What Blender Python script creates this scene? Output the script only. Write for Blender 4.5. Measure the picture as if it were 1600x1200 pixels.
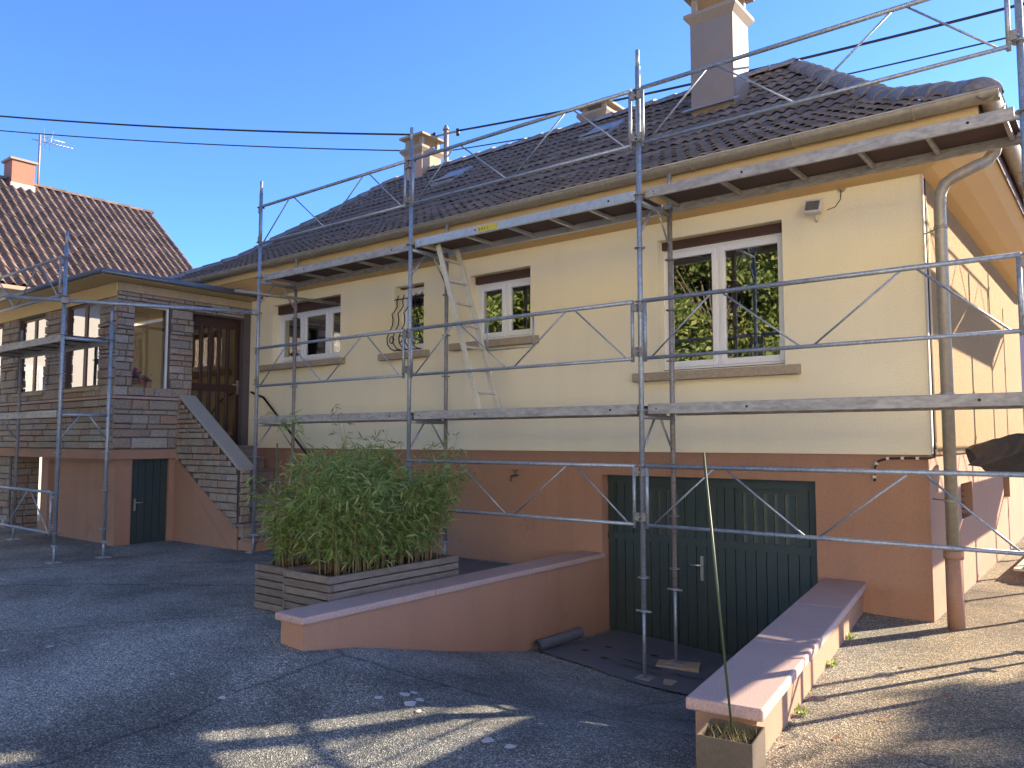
import bpy, math, random
from mathutils import Matrix, Vector
random.seed(11)
rad = math.radians
for o in list(bpy.data.objects): bpy.data.objects.remove(o)
sc = bpy.context.scene
COL = sc.collection

# ---------------------------------------------------------------- camera, sky, sun, exposure
CAM = Vector((3.4875, -6.338, 1.2295)); YAW, PITCH = 0.6669, 0.0713
cam = bpy.data.cameras.new('camera'); camo = bpy.data.objects.new('camera', cam); COL.objects.link(camo)
cam.sensor_width = 36.0; cam.lens = 36.0 * 1224.46 / 1600.0; cam.clip_start = 0.05; cam.clip_end = 3000
fw = Vector((-math.sin(YAW) * math.cos(PITCH), math.cos(YAW) * math.cos(PITCH), math.sin(PITCH)))
rt = Vector((math.cos(YAW), math.sin(YAW), 0)); up = rt.cross(fw)
camo.matrix_world = Matrix(((rt.x, up.x, -fw.x, CAM.x), (rt.y, up.y, -fw.y, CAM.y), (rt.z, up.z, -fw.z, CAM.z), (0, 0, 0, 1)))
sc.camera = camo
SUNV = Vector((0.53, 1.0, 0.4076)).normalized()          # towards the sun
world = bpy.data.worlds.new('World'); sc.world = world; world.use_nodes = True
wn = world.node_tree; bg = wn.nodes['Background']
sky = wn.nodes.new('ShaderNodeTexSky'); sky.sky_type = 'NISHITA'; sky.sun_disc = False
sky.sun_elevation = math.asin(SUNV.z); sky.sun_rotation = math.atan2(SUNV.x, SUNV.y)
sky.altitude = 200; sky.air_density = 0.42; sky.dust_density = 0.1; sky.ozone_density = 6.5
wn.links.new(sky.outputs[0], bg.inputs[0]); bg.inputs[1].default_value = 0.085
sun = bpy.data.lights.new('sun', 'SUN'); sun.energy = 2.5; sun.angle = rad(0.5); sun.color = (1.0, 0.82, 0.60)
suno = bpy.data.objects.new('sun', sun); COL.objects.link(suno); suno.location = (12, 20, 12)
suno.rotation_euler = (-SUNV).to_track_quat('-Z', 'Y').to_euler()
sc.view_settings.view_transform = 'Standard'; sc.view_settings.look = 'None'
sc.view_settings.gamma = 1.0; sc.view_settings.exposure = 2.95; sc.view_settings.use_curve_mapping = False
sc.render.resolution_x = 1024; sc.render.resolution_y = 768

# ---------------------------------------------------------------- materials
def mat(name, col, rough=0.8, metal=0.0, col2=None, s1=3.0, a1=0.5, fine=60.0, af=0.12, bump=0.0, bscale=80.0,
        rand=0.0, spec=0.5, trans=0.0, stretch=None, bdist=0.01, stain=None, objcoord=False, streak=None):
    m = bpy.data.materials.new(name); m.use_nodes = True
    nt = m.node_tree; N = nt.nodes; Lk = nt.links.new; P = N['Principled BSDF']
    P.inputs['Roughness'].default_value = rough; P.inputs['Metallic'].default_value = metal
    P.inputs['Specular IOR Level'].default_value = spec
    if objcoord:
        tc = N.new('ShaderNodeTexCoord'); vec = tc.outputs['Object']
    else:
        g = N.new('ShaderNodeNewGeometry'); vec = g.outputs['Position']
    if stretch:
        mp = N.new('ShaderNodeMapping'); mp.inputs['Scale'].default_value = stretch
        Lk(vec, mp.inputs['Vector']); vec = mp.outputs[0]
    def noise(sc_, det=3.0, ro=0.6):
        n = N.new('ShaderNodeTexNoise'); n.inputs['Scale'].default_value = sc_; n.inputs['Detail'].default_value = det
        n.inputs['Roughness'].default_value = ro; Lk(vec, n.inputs['Vector']); return n
    def ramp(src, a, b):
        r = N.new('ShaderNodeMapRange'); r.inputs['From Min'].default_value = a; r.inputs['From Max'].default_value = b
        Lk(src, r.inputs['Value']); return r.outputs[0]
    def mix(f, a, b, mode='MIX'):
        x = N.new('ShaderNodeMix'); x.data_type = 'RGBA'; x.blend_type = mode
        for sock, v in ((x.inputs['Factor'], f), (x.inputs['A'], a), (x.inputs['B'], b)):
            if isinstance(v, (int, float)): sock.default_value = v
            elif isinstance(v, tuple): sock.default_value = (*v, 1.0)
            else: Lk(v, sock)
        return x.outputs['Result']
    c2 = col2 or tuple(v * 0.7 for v in col)
    n1 = noise(s1, 5.0); f1 = ramp(n1.outputs['Fac'], 0.5 - 0.5 * (1 - a1) - 0.08, 0.5 + 0.32)
    mul = N.new('ShaderNodeMath'); mul.operation = 'MULTIPLY'; mul.inputs[1].default_value = a1; Lk(f1, mul.inputs[0])
    c = mix(mul.outputs[0], tuple(col), tuple(c2))
    if af > 0:
        nf = noise(fine, 2.0); ff = N.new('ShaderNodeMapRange')
        ff.inputs['To Min'].default_value = 1 - af; ff.inputs['To Max'].default_value = 1 + af
        ff.inputs['From Min'].default_value = 0.3; ff.inputs['From Max'].default_value = 0.7
        Lk(nf.outputs['Fac'], ff.inputs['Value'])
        cb = N.new('ShaderNodeCombineColor')
        for i in range(3): Lk(ff.outputs[0], cb.inputs[i])
        c = mix(1.0, c, cb.outputs[0], 'MULTIPLY')
    if stain:
        ns = noise(stain[1], 6.0, 0.7); fs = ramp(ns.outputs['Fac'], stain[2], stain[2] + 0.12)
        c = mix(fs, c, tuple(stain[0]))
    if streak:
        mp2 = N.new('ShaderNodeMapping'); mp2.inputs['Scale'].default_value = (streak[1], streak[1], streak[1] * .09); g2 = N.new('ShaderNodeNewGeometry'); Lk(g2.outputs['Position'], mp2.inputs['Vector'])
        n5 = N.new('ShaderNodeTexNoise'); n5.inputs['Scale'].default_value = 1.0; n5.inputs['Detail'].default_value = 6; n5.inputs['Roughness'].default_value = .65; Lk(mp2.outputs[0], n5.inputs['Vector'])
        f5 = N.new('ShaderNodeMapRange'); f5.inputs['From Min'].default_value = .48; f5.inputs['From Max'].default_value = .75; f5.inputs['To Max'].default_value = streak[2]; Lk(n5.outputs['Fac'], f5.inputs['Value'])
        c = mix(f5.outputs[0], c, tuple(streak[0]))
    if rand > 0:
        oi = N.new('ShaderNodeObjectInfo'); fr = N.new('ShaderNodeMapRange')
        fr.inputs['To Min'].default_value = 1 - rand; fr.inputs['To Max'].default_value = 1 + rand
        Lk(oi.outputs['Random'], fr.inputs['Value'])
        cb2 = N.new('ShaderNodeCombineColor')
        for i in range(3): Lk(fr.outputs[0], cb2.inputs[i])
        c = mix(1.0, c, cb2.outputs[0], 'MULTIPLY')
    Lk(c, P.inputs['Base Color'])
    if bump > 0:
        nb = noise(bscale, 4.0); b = N.new('ShaderNodeBump'); b.inputs['Strength'].default_value = bump
        b.inputs['Distance'].default_value = bdist
        Lk(nb.outputs['Fac'], b.inputs['Height']); Lk(b.outputs[0], P.inputs['Normal'])
    if trans > 0:
        out = N['Material Output']; tl = N.new('ShaderNodeBsdfTranslucent'); Lk(c, tl.inputs['Color'])
        ms = N.new('ShaderNodeMixShader'); ms.inputs[0].default_value = trans
        Lk(P.outputs[0], ms.inputs[1]); Lk(tl.outputs[0], ms.inputs[2]); Lk(ms.outputs[0], out.inputs['Surface'])
    return m

def ramp_mat(name, stops, rough=0.85, src='object', bump=0.3, bscale=60, af=0.25, trans=0.0):
    """colour picked per object (or per mesh island) from a palette, with noise on top"""
    m = mat(name, (0.2, 0.2, 0.2), rough=rough, bump=bump, bscale=bscale, af=af, fine=45, trans=trans)
    nt = m.node_tree; N = nt.nodes; Lk = nt.links.new
    r = N.new('ShaderNodeValToRGB'); el = r.color_ramp.elements
    while len(el) < len(stops): el.new(0.5)
    for e, (p_, c_) in zip(el, stops): e.position = p_; e.color = (*c_, 1)
    if src == 'object': Lk(N.new('ShaderNodeObjectInfo').outputs['Random'], r.inputs[0])
    else: Lk(N.new('ShaderNodeNewGeometry').outputs['Random Per Island'], r.inputs[0])
    for n in N:                                   # first Mix takes the palette instead of its two colours
        if n.type == 'MIX' and n.blend_type == 'MIX':
            dark = N.new('ShaderNodeMix'); dark.data_type = 'RGBA'; dark.blend_type = 'MULTIPLY'
            dark.inputs['Factor'].default_value = 1.0; dark.inputs['B'].default_value = (0.72, 0.72, 0.72, 1)
            Lk(r.outputs[0], dark.inputs['A']); Lk(r.outputs[0], n.inputs['A']); Lk(dark.outputs['Result'], n.inputs['B'])
            break
    return m

def glass_mat(name, tint=(0.9, 0.95, 0.93), refl=0.22):
    m = bpy.data.materials.new(name); m.use_nodes = True; nt = m.node_tree; N = nt.nodes; Lk = nt.links.new
    out = N['Material Output']; N.remove(N['Principled BSDF'])
    tr = N.new('ShaderNodeBsdfTransparent'); tr.inputs[0].default_value = (*tint, 1)
    gl = N.new('ShaderNodeBsdfGlossy'); gl.inputs['Roughness'].default_value = 0.0
    nz = N.new('ShaderNodeTexNoise'); nz.inputs['Scale'].default_value = 2.2; nz.inputs['Detail'].default_value = 1.0
    ge = N.new('ShaderNodeNewGeometry'); Lk(ge.outputs['Position'], nz.inputs['Vector'])
    bp = N.new('ShaderNodeBump'); bp.inputs['Strength'].default_value = 0.12; bp.inputs['Distance'].default_value = 0.01
    Lk(nz.outputs['Fac'], bp.inputs['Height']); Lk(bp.outputs[0], gl.inputs['Normal'])
    fr = N.new('ShaderNodeFresnel'); fr.inputs['IOR'].default_value = 1.5
    mr = N.new('ShaderNodeMapRange'); mr.inputs['To Min'].default_value = refl; mr.inputs['To Max'].default_value = 1.0
    Lk(fr.outputs[0], mr.inputs['Value'])
    mx = N.new('ShaderNodeMixShader'); Lk(mr.outputs[0], mx.inputs[0]); Lk(tr.outputs[0], mx.inputs[1]); Lk(gl.outputs[0], mx.inputs[2])
    Lk(mx.outputs[0], out.inputs['Surface']); return m

def asphalt_mat():
    m = bpy.data.materials.new('asphalt'); m.use_nodes = True; nt = m.node_tree; N = nt.nodes; Lk = nt.links.new
    P = N['Principled BSDF']; P.inputs['Roughness'].default_value = 0.85; P.inputs['Specular IOR Level'].default_value = 0.35
    ge = N.new('ShaderNodeNewGeometry')
    vo = N.new('ShaderNodeTexVoronoi'); vo.inputs['Scale'].default_value = 140; Lk(ge.outputs['Position'], vo.inputs['Vector'])
    r = N.new('ShaderNodeValToRGB'); e = r.color_ramp.elements
    e[0].position = 0.0; e[0].color = (0.060, 0.066, 0.066, 1); e[1].position = 1.0; e[1].color = (0.62, 0.60, 0.56, 1)
    for p_, c_ in ((0.45, (0.135, 0.146, 0.14)), (0.75, (0.25, 0.256, 0.225)), (0.92, (0.40, 0.40, 0.36))):
        q = e.new(p_); q.color = (*c_, 1)
    sp = N.new('ShaderNodeSeparateColor'); Lk(vo.outputs['Color'], sp.inputs[0]); Lk(sp.outputs[0], r.inputs[0])
    n1 = N.new('ShaderNodeTexNoise'); n1.inputs['Scale'].default_value = 0.55; n1.inputs['Detail'].default_value = 6
    n1.inputs['Roughness'].default_value = 0.62; Lk(ge.outputs['Position'], n1.inputs['Vector'])
    mr = N.new('ShaderNodeMapRange'); mr.inputs['From Min'].default_value = 0.32; mr.inputs['From Max'].default_value = 0.72
    mr.inputs['To Min'].default_value = 0.45; mr.inputs['To Max'].default_value = 1.8; Lk(n1.outputs['Fac'], mr.inputs['Value'])
    cb = N.new('ShaderNodeCombineColor'); [Lk(mr.outputs[0], cb.inputs[i]) for i in range(3)]
    mx = N.new('ShaderNodeMix'); mx.data_type = 'RGBA'; mx.blend_type = 'MULTIPLY'; mx.inputs['Factor'].default_value = 1
    Lk(r.outputs[0], mx.inputs['A']); Lk(cb.outputs[0], mx.inputs['B'])
    # moss and grit patches
    n2 = N.new('ShaderNodeTexNoise'); n2.inputs['Scale'].default_value = 1.3; n2.inputs['Detail'].default_value = 7
    n2.inputs['Roughness'].default_value = 0.7; Lk(ge.outputs['Position'], n2.inputs['Vector'])
    m2 = N.new('ShaderNodeMapRange'); m2.inputs['From Min'].default_value = 0.60; m2.inputs['From Max'].default_value = 0.72
    m2.inputs['To Max'].default_value = 0.45; Lk(n2.outputs['Fac'], m2.inputs['Value'])
    mo = N.new('ShaderNodeMix'); mo.data_type = 'RGBA'; Lk(m2.outputs[0], mo.inputs['Factor'])
    Lk(mx.outputs['Result'], mo.inputs['A']); mo.inputs['B'].default_value = (0.24, 0.23, 0.19, 1)
    # large-scale tint: cooler patch of tar on the left, browner old grit on the right of the drive
    sx = N.new('ShaderNodeSeparateXYZ'); Lk(ge.outputs['Position'], sx.inputs[0])
    mr3 = N.new('ShaderNodeMapRange'); mr3.inputs['From Min'].default_value = 1.5; mr3.inputs['From Max'].default_value = 2.3
    Lk(sx.outputs['X'], mr3.inputs['Value'])
    old = N.new('ShaderNodeMix'); old.data_type = 'RGBA'; old.blend_type = 'MULTIPLY'; Lk(mr3.outputs[0], old.inputs['Factor'])
    Lk(mo.outputs['Result'], old.inputs['A']); old.inputs['B'].default_value = (0.95, 0.74, 0.50, 1)
    mr4 = N.new('ShaderNodeMapRange'); mr4.inputs['From Min'].default_value = -10.5; mr4.inputs['From Max'].default_value = -11.0; Lk(sx.outputs['Y'], mr4.inputs['Value'])
    st_ = N.new('ShaderNodeMix'); st_.data_type = 'RGBA'; Lk(mr4.outputs[0], st_.inputs['Factor']); Lk(old.outputs['Result'], st_.inputs['A']); st_.inputs['B'].default_value = (0.46, 0.41, 0.33, 1)  # unseen ground behind the camera made pale to bounce light onto the facade
    Lk(st_.outputs['Result'], P.inputs['Base Color'])
    nw = N.new('ShaderNodeTexNoise'); nw.inputs['Scale'].default_value = 2.2; nw.inputs['Detail'].default_value = 5; Lk(ge.outputs['Position'], nw.inputs['Vector'])
    va = N.new('ShaderNodeMix'); va.data_type = 'VECTOR'; va.inputs['Factor'].default_value = .22; Lk(ge.outputs['Position'], va.inputs['A']); Lk(nw.outputs['Color'], va.inputs['B'])
    vc = N.new('ShaderNodeTexVoronoi'); vc.feature = 'DISTANCE_TO_EDGE'; vc.inputs['Scale'].default_value = .30; Lk(va.outputs['Result'], vc.inputs['Vector'])
    fc = N.new('ShaderNodeMapRange'); fc.inputs['From Min'].default_value = .0015; fc.inputs['From Max'].default_value = .005; fc.inputs['To Min'].default_value = .58; fc.inputs['To Max'].default_value = 1.0; Lk(vc.outputs['Distance'], fc.inputs['Value'])
    cc = N.new('ShaderNodeCombineColor'); [Lk(fc.outputs[0], cc.inputs[i]) for i in range(3)]
    ck = N.new('ShaderNodeMix'); ck.data_type = 'RGBA'; ck.blend_type = 'MULTIPLY'; ck.inputs['Factor'].default_value = 1; Lk(st_.outputs['Result'], ck.inputs['A']); Lk(cc.outputs[0], ck.inputs['B'])
    Lk(ck.outputs['Result'], P.inputs['Base Color'])
    b = N.new('ShaderNodeBump'); b.inputs['Strength'].default_value = 0.9; b.inputs['Distance'].default_value = 0.006
    Lk(vo.outputs['Distance'], b.inputs['Height']); Lk(b.outputs[0], P.inputs['Normal'])
    return m

M = {}
M['asphalt'] = asphalt_mat()
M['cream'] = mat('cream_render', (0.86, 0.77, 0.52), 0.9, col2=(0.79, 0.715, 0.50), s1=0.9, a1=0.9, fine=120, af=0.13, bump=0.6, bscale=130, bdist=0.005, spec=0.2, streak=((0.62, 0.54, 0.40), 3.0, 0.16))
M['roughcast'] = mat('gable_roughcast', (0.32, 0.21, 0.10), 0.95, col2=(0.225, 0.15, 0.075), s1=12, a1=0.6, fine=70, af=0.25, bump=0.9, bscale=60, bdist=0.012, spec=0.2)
M['plinth'] = mat('plinth_render', (0.375, 0.212, 0.137), 0.9, col2=(0.315, 0.185, 0.122), s1=1.1, a1=0.9, fine=120, af=0.12, bump=0.35, bscale=110, bdist=0.005, spec=0.2, stain=((0.26, 0.15, 0.105), 1.8, 0.60), streak=((0.22, 0.135, 0.10), 4.0, 0.3))
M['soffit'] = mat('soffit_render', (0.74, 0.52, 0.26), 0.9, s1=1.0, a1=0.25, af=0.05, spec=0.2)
M['fascia'] = mat('fascia_wood', (0.62, 0.47, 0.24), 0.75, s1=1.5, a1=0.3, af=0.06)
M['zinc'] = mat('zinc_gutter', (0.40, 0.36, 0.28), 0.55, 0.45, col2=(0.28, 0.26, 0.21), s1=2.0, a1=0.6, fine=25, af=0.1)
M['zinc_blue'] = mat('weathered_zinc', (0.42, 0.44, 0.46), 0.5, 0.5, s1=3, a1=0.5)
M['tile'] = mat('roof_tile', (0.155, 0.13, 0.115), 0.75, col2=(0.11, 0.095, 0.088), s1=1.2, a1=0.8, fine=28, af=0.3, bump=0.4, bscale=60, rand=0.28, stain=((0.22, 0.21, 0.17), 14, 0.66))
M['hiptile'] = mat('weathered_ridge_tile', (0.25, 0.225, 0.21), 0.75, col2=(0.17, 0.145, 0.135), s1=5, a1=0.8, fine=30, af=0.25, rand=0.2, bump=0.3)
M['underlay'] = mat('roof_underlay', (0.06, 0.045, 0.04), 0.9)
M['ntile'] = mat('neighbour_tile', (0.175, 0.12, 0.092), 0.85, col2=(0.12, 0.085, 0.07), s1=0.8, a1=0.8, fine=15, af=0.25, rand=0.3, stain=((0.25, 0.18, 0.14), 5, 0.66))
M['steel'] = mat('galvanised_steel', (0.36, 0.40, 0.43), 0.5, 0.55, col2=(0.22, 0.25, 0.27), s1=9, a1=0.7, fine=45, af=0.22, stain=((0.60, 0.60, 0.57), 24, 0.67), bump=0.1, bscale=60)
M['steel_old'] = mat('rusty_galvanised_steel', (0.30, 0.29, 0.28), 0.65, 0.4, col2=(0.20, 0.15, 0.12), s1=7, a1=0.8, fine=40, af=0.25, stain=((0.48, 0.47, 0.45), 14, 0.68))
M['alu'] = mat('aluminium', (0.62, 0.64, 0.66), 0.38, 0.7, s1=5, a1=0.35, fine=30, af=0.1)
M['alu_old'] = mat('weathered_aluminium', (0.42, 0.41, 0.38), 0.6, 0.4, col2=(0.30, 0.28, 0.25), s1=6, a1=0.8, fine=35, af=0.25, stain=((0.56, 0.54, 0.50), 34, 0.70), stretch=(.35, 1, 1))
M['ply'] = mat('deck_plywood', (0.11, 0.065, 0.055), 0.8, col2=(0.06, 0.045, 0.045), s1=4, a1=0.8, stretch=(1, 5, 5))
M['ladder'] = mat('ladder_aluminium', (0.68, 0.64, 0.50), 0.45, 0.35, s1=6, a1=0.4)
M['pvc'] = mat('white_window_frame', (0.78, 0.79, 0.78), 0.4, s1=2, a1=0.1, af=0.03)
M['shutter'] = mat('brown_shutter_box', (0.075, 0.035, 0.025), 0.6, s1=5, a1=0.4)
M['sill'] = mat('concrete_sill', (0.40, 0.32, 0.21), 0.9, col2=(0.30, 0.25, 0.18), s1=4, a1=0.8, fine=70, af=0.2, bump=0.4, bscale=70)
M['coping'] = mat('pink_sandstone', (0.41, 0.285, 0.245), 0.85, col2=(0.34, 0.255, 0.235), s1=2.5, a1=0.9, fine=110, af=0.22, bump=0.45, bscale=120, bdist=0.004)
M['coping_grey'] = mat('grey_stone_coping', (0.36, 0.35, 0.30), 0.85, s1=3, a1=0.4, fine=90, af=0.15, bump=0.3, bscale=90)
M['green'] = mat('dark_green_wood', (0.030, 0.048, 0.045), 0.45, col2=(0.042, 0.054, 0.049), s1=2, a1=0.8, fine=30, af=0.2, stretch=(6, 6, 0.6), bump=0.15, bscale=40)
M['frost'] = mat('frosted_glass', (0.11, 0.13, 0.105), 0.25, s1=9, a1=0.8)
M['brownwood'] = mat('dark_brown_wood', (0.045, 0.018, 0.014), 0.45, s1=4, a1=0.5, stretch=(5, 5, 0.8))
M['brownframe'] = mat('brown_window_frame', (0.12, 0.05, 0.035), 0.5, s1=4, a1=0.5)
M['mortar'] = mat('stone_mortar', (0.105, 0.09, 0.085), 0.95, s1=5, a1=0.5, fine=60, af=0.2)
M['stone'] = ramp_mat('ashlar_stone', [(0.0, (0.25, 0.22, 0.18)), (0.25, (0.33, 0.285, 0.23)), (0.45, (0.30, 0.24, 0.175)), (0.62, (0.33, 0.225, 0.16)), (0.8, (0.26, 0.21, 0.16)), (1.0, (0.37, 0.335, 0.275))], bump=0.8, bscale=30)
M['step'] = mat('step_stone', (0.26, 0.19, 0.17), 0.85, s1=4, a1=0.7, fine=70, af=0.2, bump=0.3)
M['chim'] = mat('chimney_cladding', (0.25, 0.20, 0.155), 0.6, 0.0, col2=(0.21, 0.17, 0.135), s1=1.5, a1=0.5, af=0.05)
M['chim_cap'] = mat('chimney_cap', (0.33, 0.27, 0.20), 0.8, s1=4, a1=0.6)
M['nchim'] = mat('neighbour_chimney_render', (0.36, 0.16, 0.10), 0.85, s1=3, a1=0.4)
M['zinc_dark'] = mat('dark_zinc', (0.15, 0.165, 0.19), 0.45, 0.4, s1=3, a1=0.5)
M['ch_render'] = mat('chimney_render', (0.46, 0.30, 0.21), 0.85, s1=3, a1=0.5)
M['planter'] = mat('grey_timber', (0.185, 0.155, 0.125), 0.85, col2=(0.10, 0.075, 0.06), s1=3.5, a1=0.9, fine=35, af=0.25, stretch=(3, 3, 14), bump=0.35, bscale=30, rand=0.18)
M['soil'] = mat('potting_soil', (0.05, 0.035, 0.025), 0.95, s1=20, a1=0.8, bump=0.8, bscale=50)
M['leaf'] = ramp_mat('bamboo_leaf', [(0.0, (0.15, 0.25, 0.05)), (0.45, (0.26, 0.37, 0.09)), (0.8, (0.38, 0.46, 0.15)), (1.0, (0.55, 0.52, 0.25))], 0.5, 'island', 0.0, af=0.1, trans=0.5)
M['culm'] = ramp_mat('bamboo_culm', [(0.0, (0.16, 0.11, 0.045)), (0.6, (0.22, 0.15, 0.06)), (1.0, (0.12, 0.14, 0.045))], 0.6, 'island', 0.0)
M['treeleaf'] = ramp_mat('tree_leaf', [(0.0, (0.07, 0.11, 0.02)), (0.5, (0.14, 0.19, 0.045)), (1.0, (0.26, 0.27, 0.07))], 0.6, 'island', 0.0, trans=0.35)
M['bark'] = mat('bark', (0.10, 0.075, 0.055), 0.95, s1=6, a1=0.8, bump=0.8, bscale=20, stretch=(3, 3, 0.6))
M['felt'] = mat('roofing_felt', (0.12, 0.13, 0.15), 0.7, col2=(0.09, 0.10, 0.115), s1=3, a1=0.7, fine=60, af=0.15)
M['feltprint'] = mat('felt_print', (0.012, 0.012, 0.014), 0.8)
M['tarp'] = mat('dark_sheeting', (0.035, 0.042, 0.055), 0.45, s1=4, a1=0.6, bump=0.3, bscale=12)
M['iron'] = mat('black_iron', (0.012, 0.012, 0.013), 0.5, 0.3)
M['cable'] = mat('black_cable', (0.02, 0.02, 0.022), 0.6)
M['brass'] = mat('tap_brass', (0.16, 0.13, 0.10), 0.4, 0.7)
M['chrome'] = mat('handle_metal', (0.55, 0.52, 0.44), 0.3, 0.8)
M['white'] = mat('white_plastic', (0.70, 0.66, 0.58), 0.5)
M['lampglass'] = mat('lamp_glass', (0.16, 0.16, 0.16), 0.15, 0.2)
M['sticker'] = mat('yellow_sticker', (0.62, 0.50, 0.05), 0.6)
M['ink'] = mat('sticker_print', (0.03, 0.05, 0.03), 0.6)
M['board'] = mat('timber_offcut', (0.42, 0.33, 0.23), 0.85, s1=3, a1=0.7, stretch=(1, 8, 8))
M['palewood'] = mat('pale_board', (0.62, 0.53, 0.43), 0.85, s1=3, a1=0.5, stretch=(2, 14, 14), fine=30, af=0.15)
M['pot'] = mat('metal_pot', (0.13, 0.10, 0.07), 0.55, 0.2, s1=8, a1=0.7)
M['stake'] = mat('green_stake', (0.06, 0.085, 0.035), 0.5)
M['terracotta'] = mat('terracotta', (0.30, 0.11, 0.06), 0.8)
M['magenta'] = ramp_mat('magenta_petal', [(0.0, (0.45, 0.02, 0.22)), (1.0, (0.60, 0.06, 0.38))], 0.6, 'island', 0.0)
M['plaster'] = mat('plaster_spot', (0.48, 0.48, 0.47), 0.95, s1=40, a1=0.8, fine=150, af=0.3)
M['inner'] = mat('interior_plaster', (0.50, 0.42, 0.28), 0.9)
M['floorin'] = mat('interior_floor', (0.20, 0.14, 0.09), 0.6)
M['lace'] = mat('lace_curtain', (0.50, 0.48, 0.42), 0.9, trans=0.4)
M['nwall'] = mat('neighbour_render', (0.62, 0.60, 0.54), 0.9, s1=1, a1=0.3)
M['bouncewall'] = mat('white_bounce_render', (0.80, 0.77, 0.70), 0.9, s1=1, a1=0.2)
M['ywall'] = mat('yellow_render', (0.80, 0.58, 0.20), 0.9, s1=1, a1=0.3)
M['pinkwall'] = mat('pink_render', (0.60, 0.42, 0.36), 0.9)
M['glass'] = glass_mat('window_glass', (0.75, 0.8, 0.78), 0.48)
M['glass_v'] = glass_mat('veranda_glass', (0.92, 0.95, 0.93), 0.6)
M['glass_side'] = glass_mat('side_window_glass', (0.95, 0.96, 0.95), 0.10)
M['glass_door'] = glass_mat('amber_door_glass', (0.62, 0.48, 0.26), 0.08)
M['mast'] = mat('mast_pipe', (0.34, 0.27, 0.23), 0.6, 0.3, s1=5, a1=0.6)
M['grass'] = ramp_mat('dry_grass', [(0.0, (0.10, 0.12, 0.03)), (1.0, (0.36, 0.27, 0.12))], 0.8, 'island', 0.0)
M['vent'] = mat('rusty_vent', (0.10, 0.045, 0.03), 0.7, 0.2)

# ---------------------------------------------------------------- mesh helpers
WL = {}                                              # world location of every object's origin

class MB:
    def __init__(s): s.v = []; s.f = []; s.sm = []
    def add(s, vs, fs, smooth=False):
        b = len(s.v); s.v += [tuple(v) for v in vs]
        for f in fs: s.f.append(tuple(i + b for i in f)); s.sm.append(smooth)
        return s
    def box(s, x0, x1, y0, y1, z0, z1):
        if x0 > x1: x0, x1 = x1, x0
        if y0 > y1: y0, y1 = y1, y0
        if z0 > z1: z0, z1 = z1, z0
        return s.add([(x0, y0, z0), (x1, y0, z0), (x1, y1, z0), (x0, y1, z0), (x0, y0, z1), (x1, y0, z1), (x1, y1, z1), (x0, y1, z1)],
                     [(3, 2, 1, 0), (4, 5, 6, 7), (0, 1, 5, 4), (1, 2, 6, 5), (2, 3, 7, 6), (3, 0, 4, 7)])
    def quad(s, a, b, c, d): return s.add([a, b, c, d], [(0, 1, 2, 3)])
    def poly(s, pts): return s.add(pts, [tuple(range(len(pts)))])
    def prism(s, pts, vec):
        n = len(pts); q = [tuple(Vector(p) + Vector(vec)) for p in pts]
        return s.add(list(pts) + q, [tuple(range(n))[::-1], tuple(range(n, 2 * n))] + [(i, (i + 1) % n, n + (i + 1) % n, n + i) for i in range(n)])
    def tube(s, p, q, r, n=10, r2=None, caps=True):
        return s.path([p, q], [r, r if r2 is None else r2], n, caps)
    def path(s, pts, r, n=8, caps=True):
        pts = [Vector(p) for p in pts]; k = len(pts)
        rs = r if isinstance(r, (list, tuple)) else [r] * k
        vs = []; ref = None
        for i in range(k):
            d = (pts[min(i + 1, k - 1)] - pts[max(i - 1, 0)]).normalized()
            if ref is None:
                ref = Vector((0, 0, 1)) if abs(d.z) < 0.9 else Vector((1, 0, 0))
            a = d.cross(ref).normalized(); b = d.cross(a).normalized(); ref = b.cross(d) if False else ref - d * ref.dot(d)
            if ref.length < 1e-3: ref = a
            ref.normalize()
            for j in range(n):
                t = 2 * math.pi * j / n; vs.append(pts[i] + (a * math.cos(t) + b * math.sin(t)) * rs[i])
        fs = [(i * n + j, i * n + (j + 1) % n, (i + 1) * n + (j + 1) % n, (i + 1) * n + j) for i in range(k - 1) for j in range(n)]
        s.add(vs, fs, True)
        if caps:
            b0 = len(s.v) - len(vs)
            s.f.append(tuple(range(b0, b0 + n))[::-1]); s.sm.append(False)
            s.f.append(tuple(range(b0 + (k - 1) * n, b0 + k * n))); s.sm.append(False)
        return s
    def obar(s, p, q, w, h, upv=(0, 0, 1)):
        p, q = Vector(p), Vector(q); d = (q - p).normalized(); a = d.cross(Vector(upv)).normalized(); b = a.cross(d).normalized()
        c = [p + a * (w / 2 * i) + b * (h / 2 * j) for i, j in ((-1, -1), (1, -1), (1, 1), (-1, 1))]
        e = [v + (q - p) for v in c]
        return s.add(c + e, [(3, 2, 1, 0), (4, 5, 6, 7)] + [(i, (i + 1) % 4, 4 + (i + 1) % 4, 4 + i) for i in range(4)])
    def mesh(s, name, m):
        me = bpy.data.meshes.new(name); me.from_pydata(s.v, [], s.f)
        me.polygons.foreach_set('use_smooth', s.sm); me.update()
        if m: me.materials.append(M[m] if isinstance(m, str) else m)
        return me
    def build(s, name, m, parent=None, bevel=0, **kw):
        o = bpy.data.objects.new(name, s.mesh(name, m)); COL.objects.link(o)
        if parent is not None:
            o.parent = parent; o.location = -WL[parent.name]
        WL[o.name] = Vector((0, 0, 0))
        if bevel:
            bm = o.modifiers.new('bevel', 'BEVEL'); bm.width = bevel; bm.segments = 2; bm.limit_method = 'ANGLE'
        for k, v in kw.items(): o[k] = v
        return o

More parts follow.
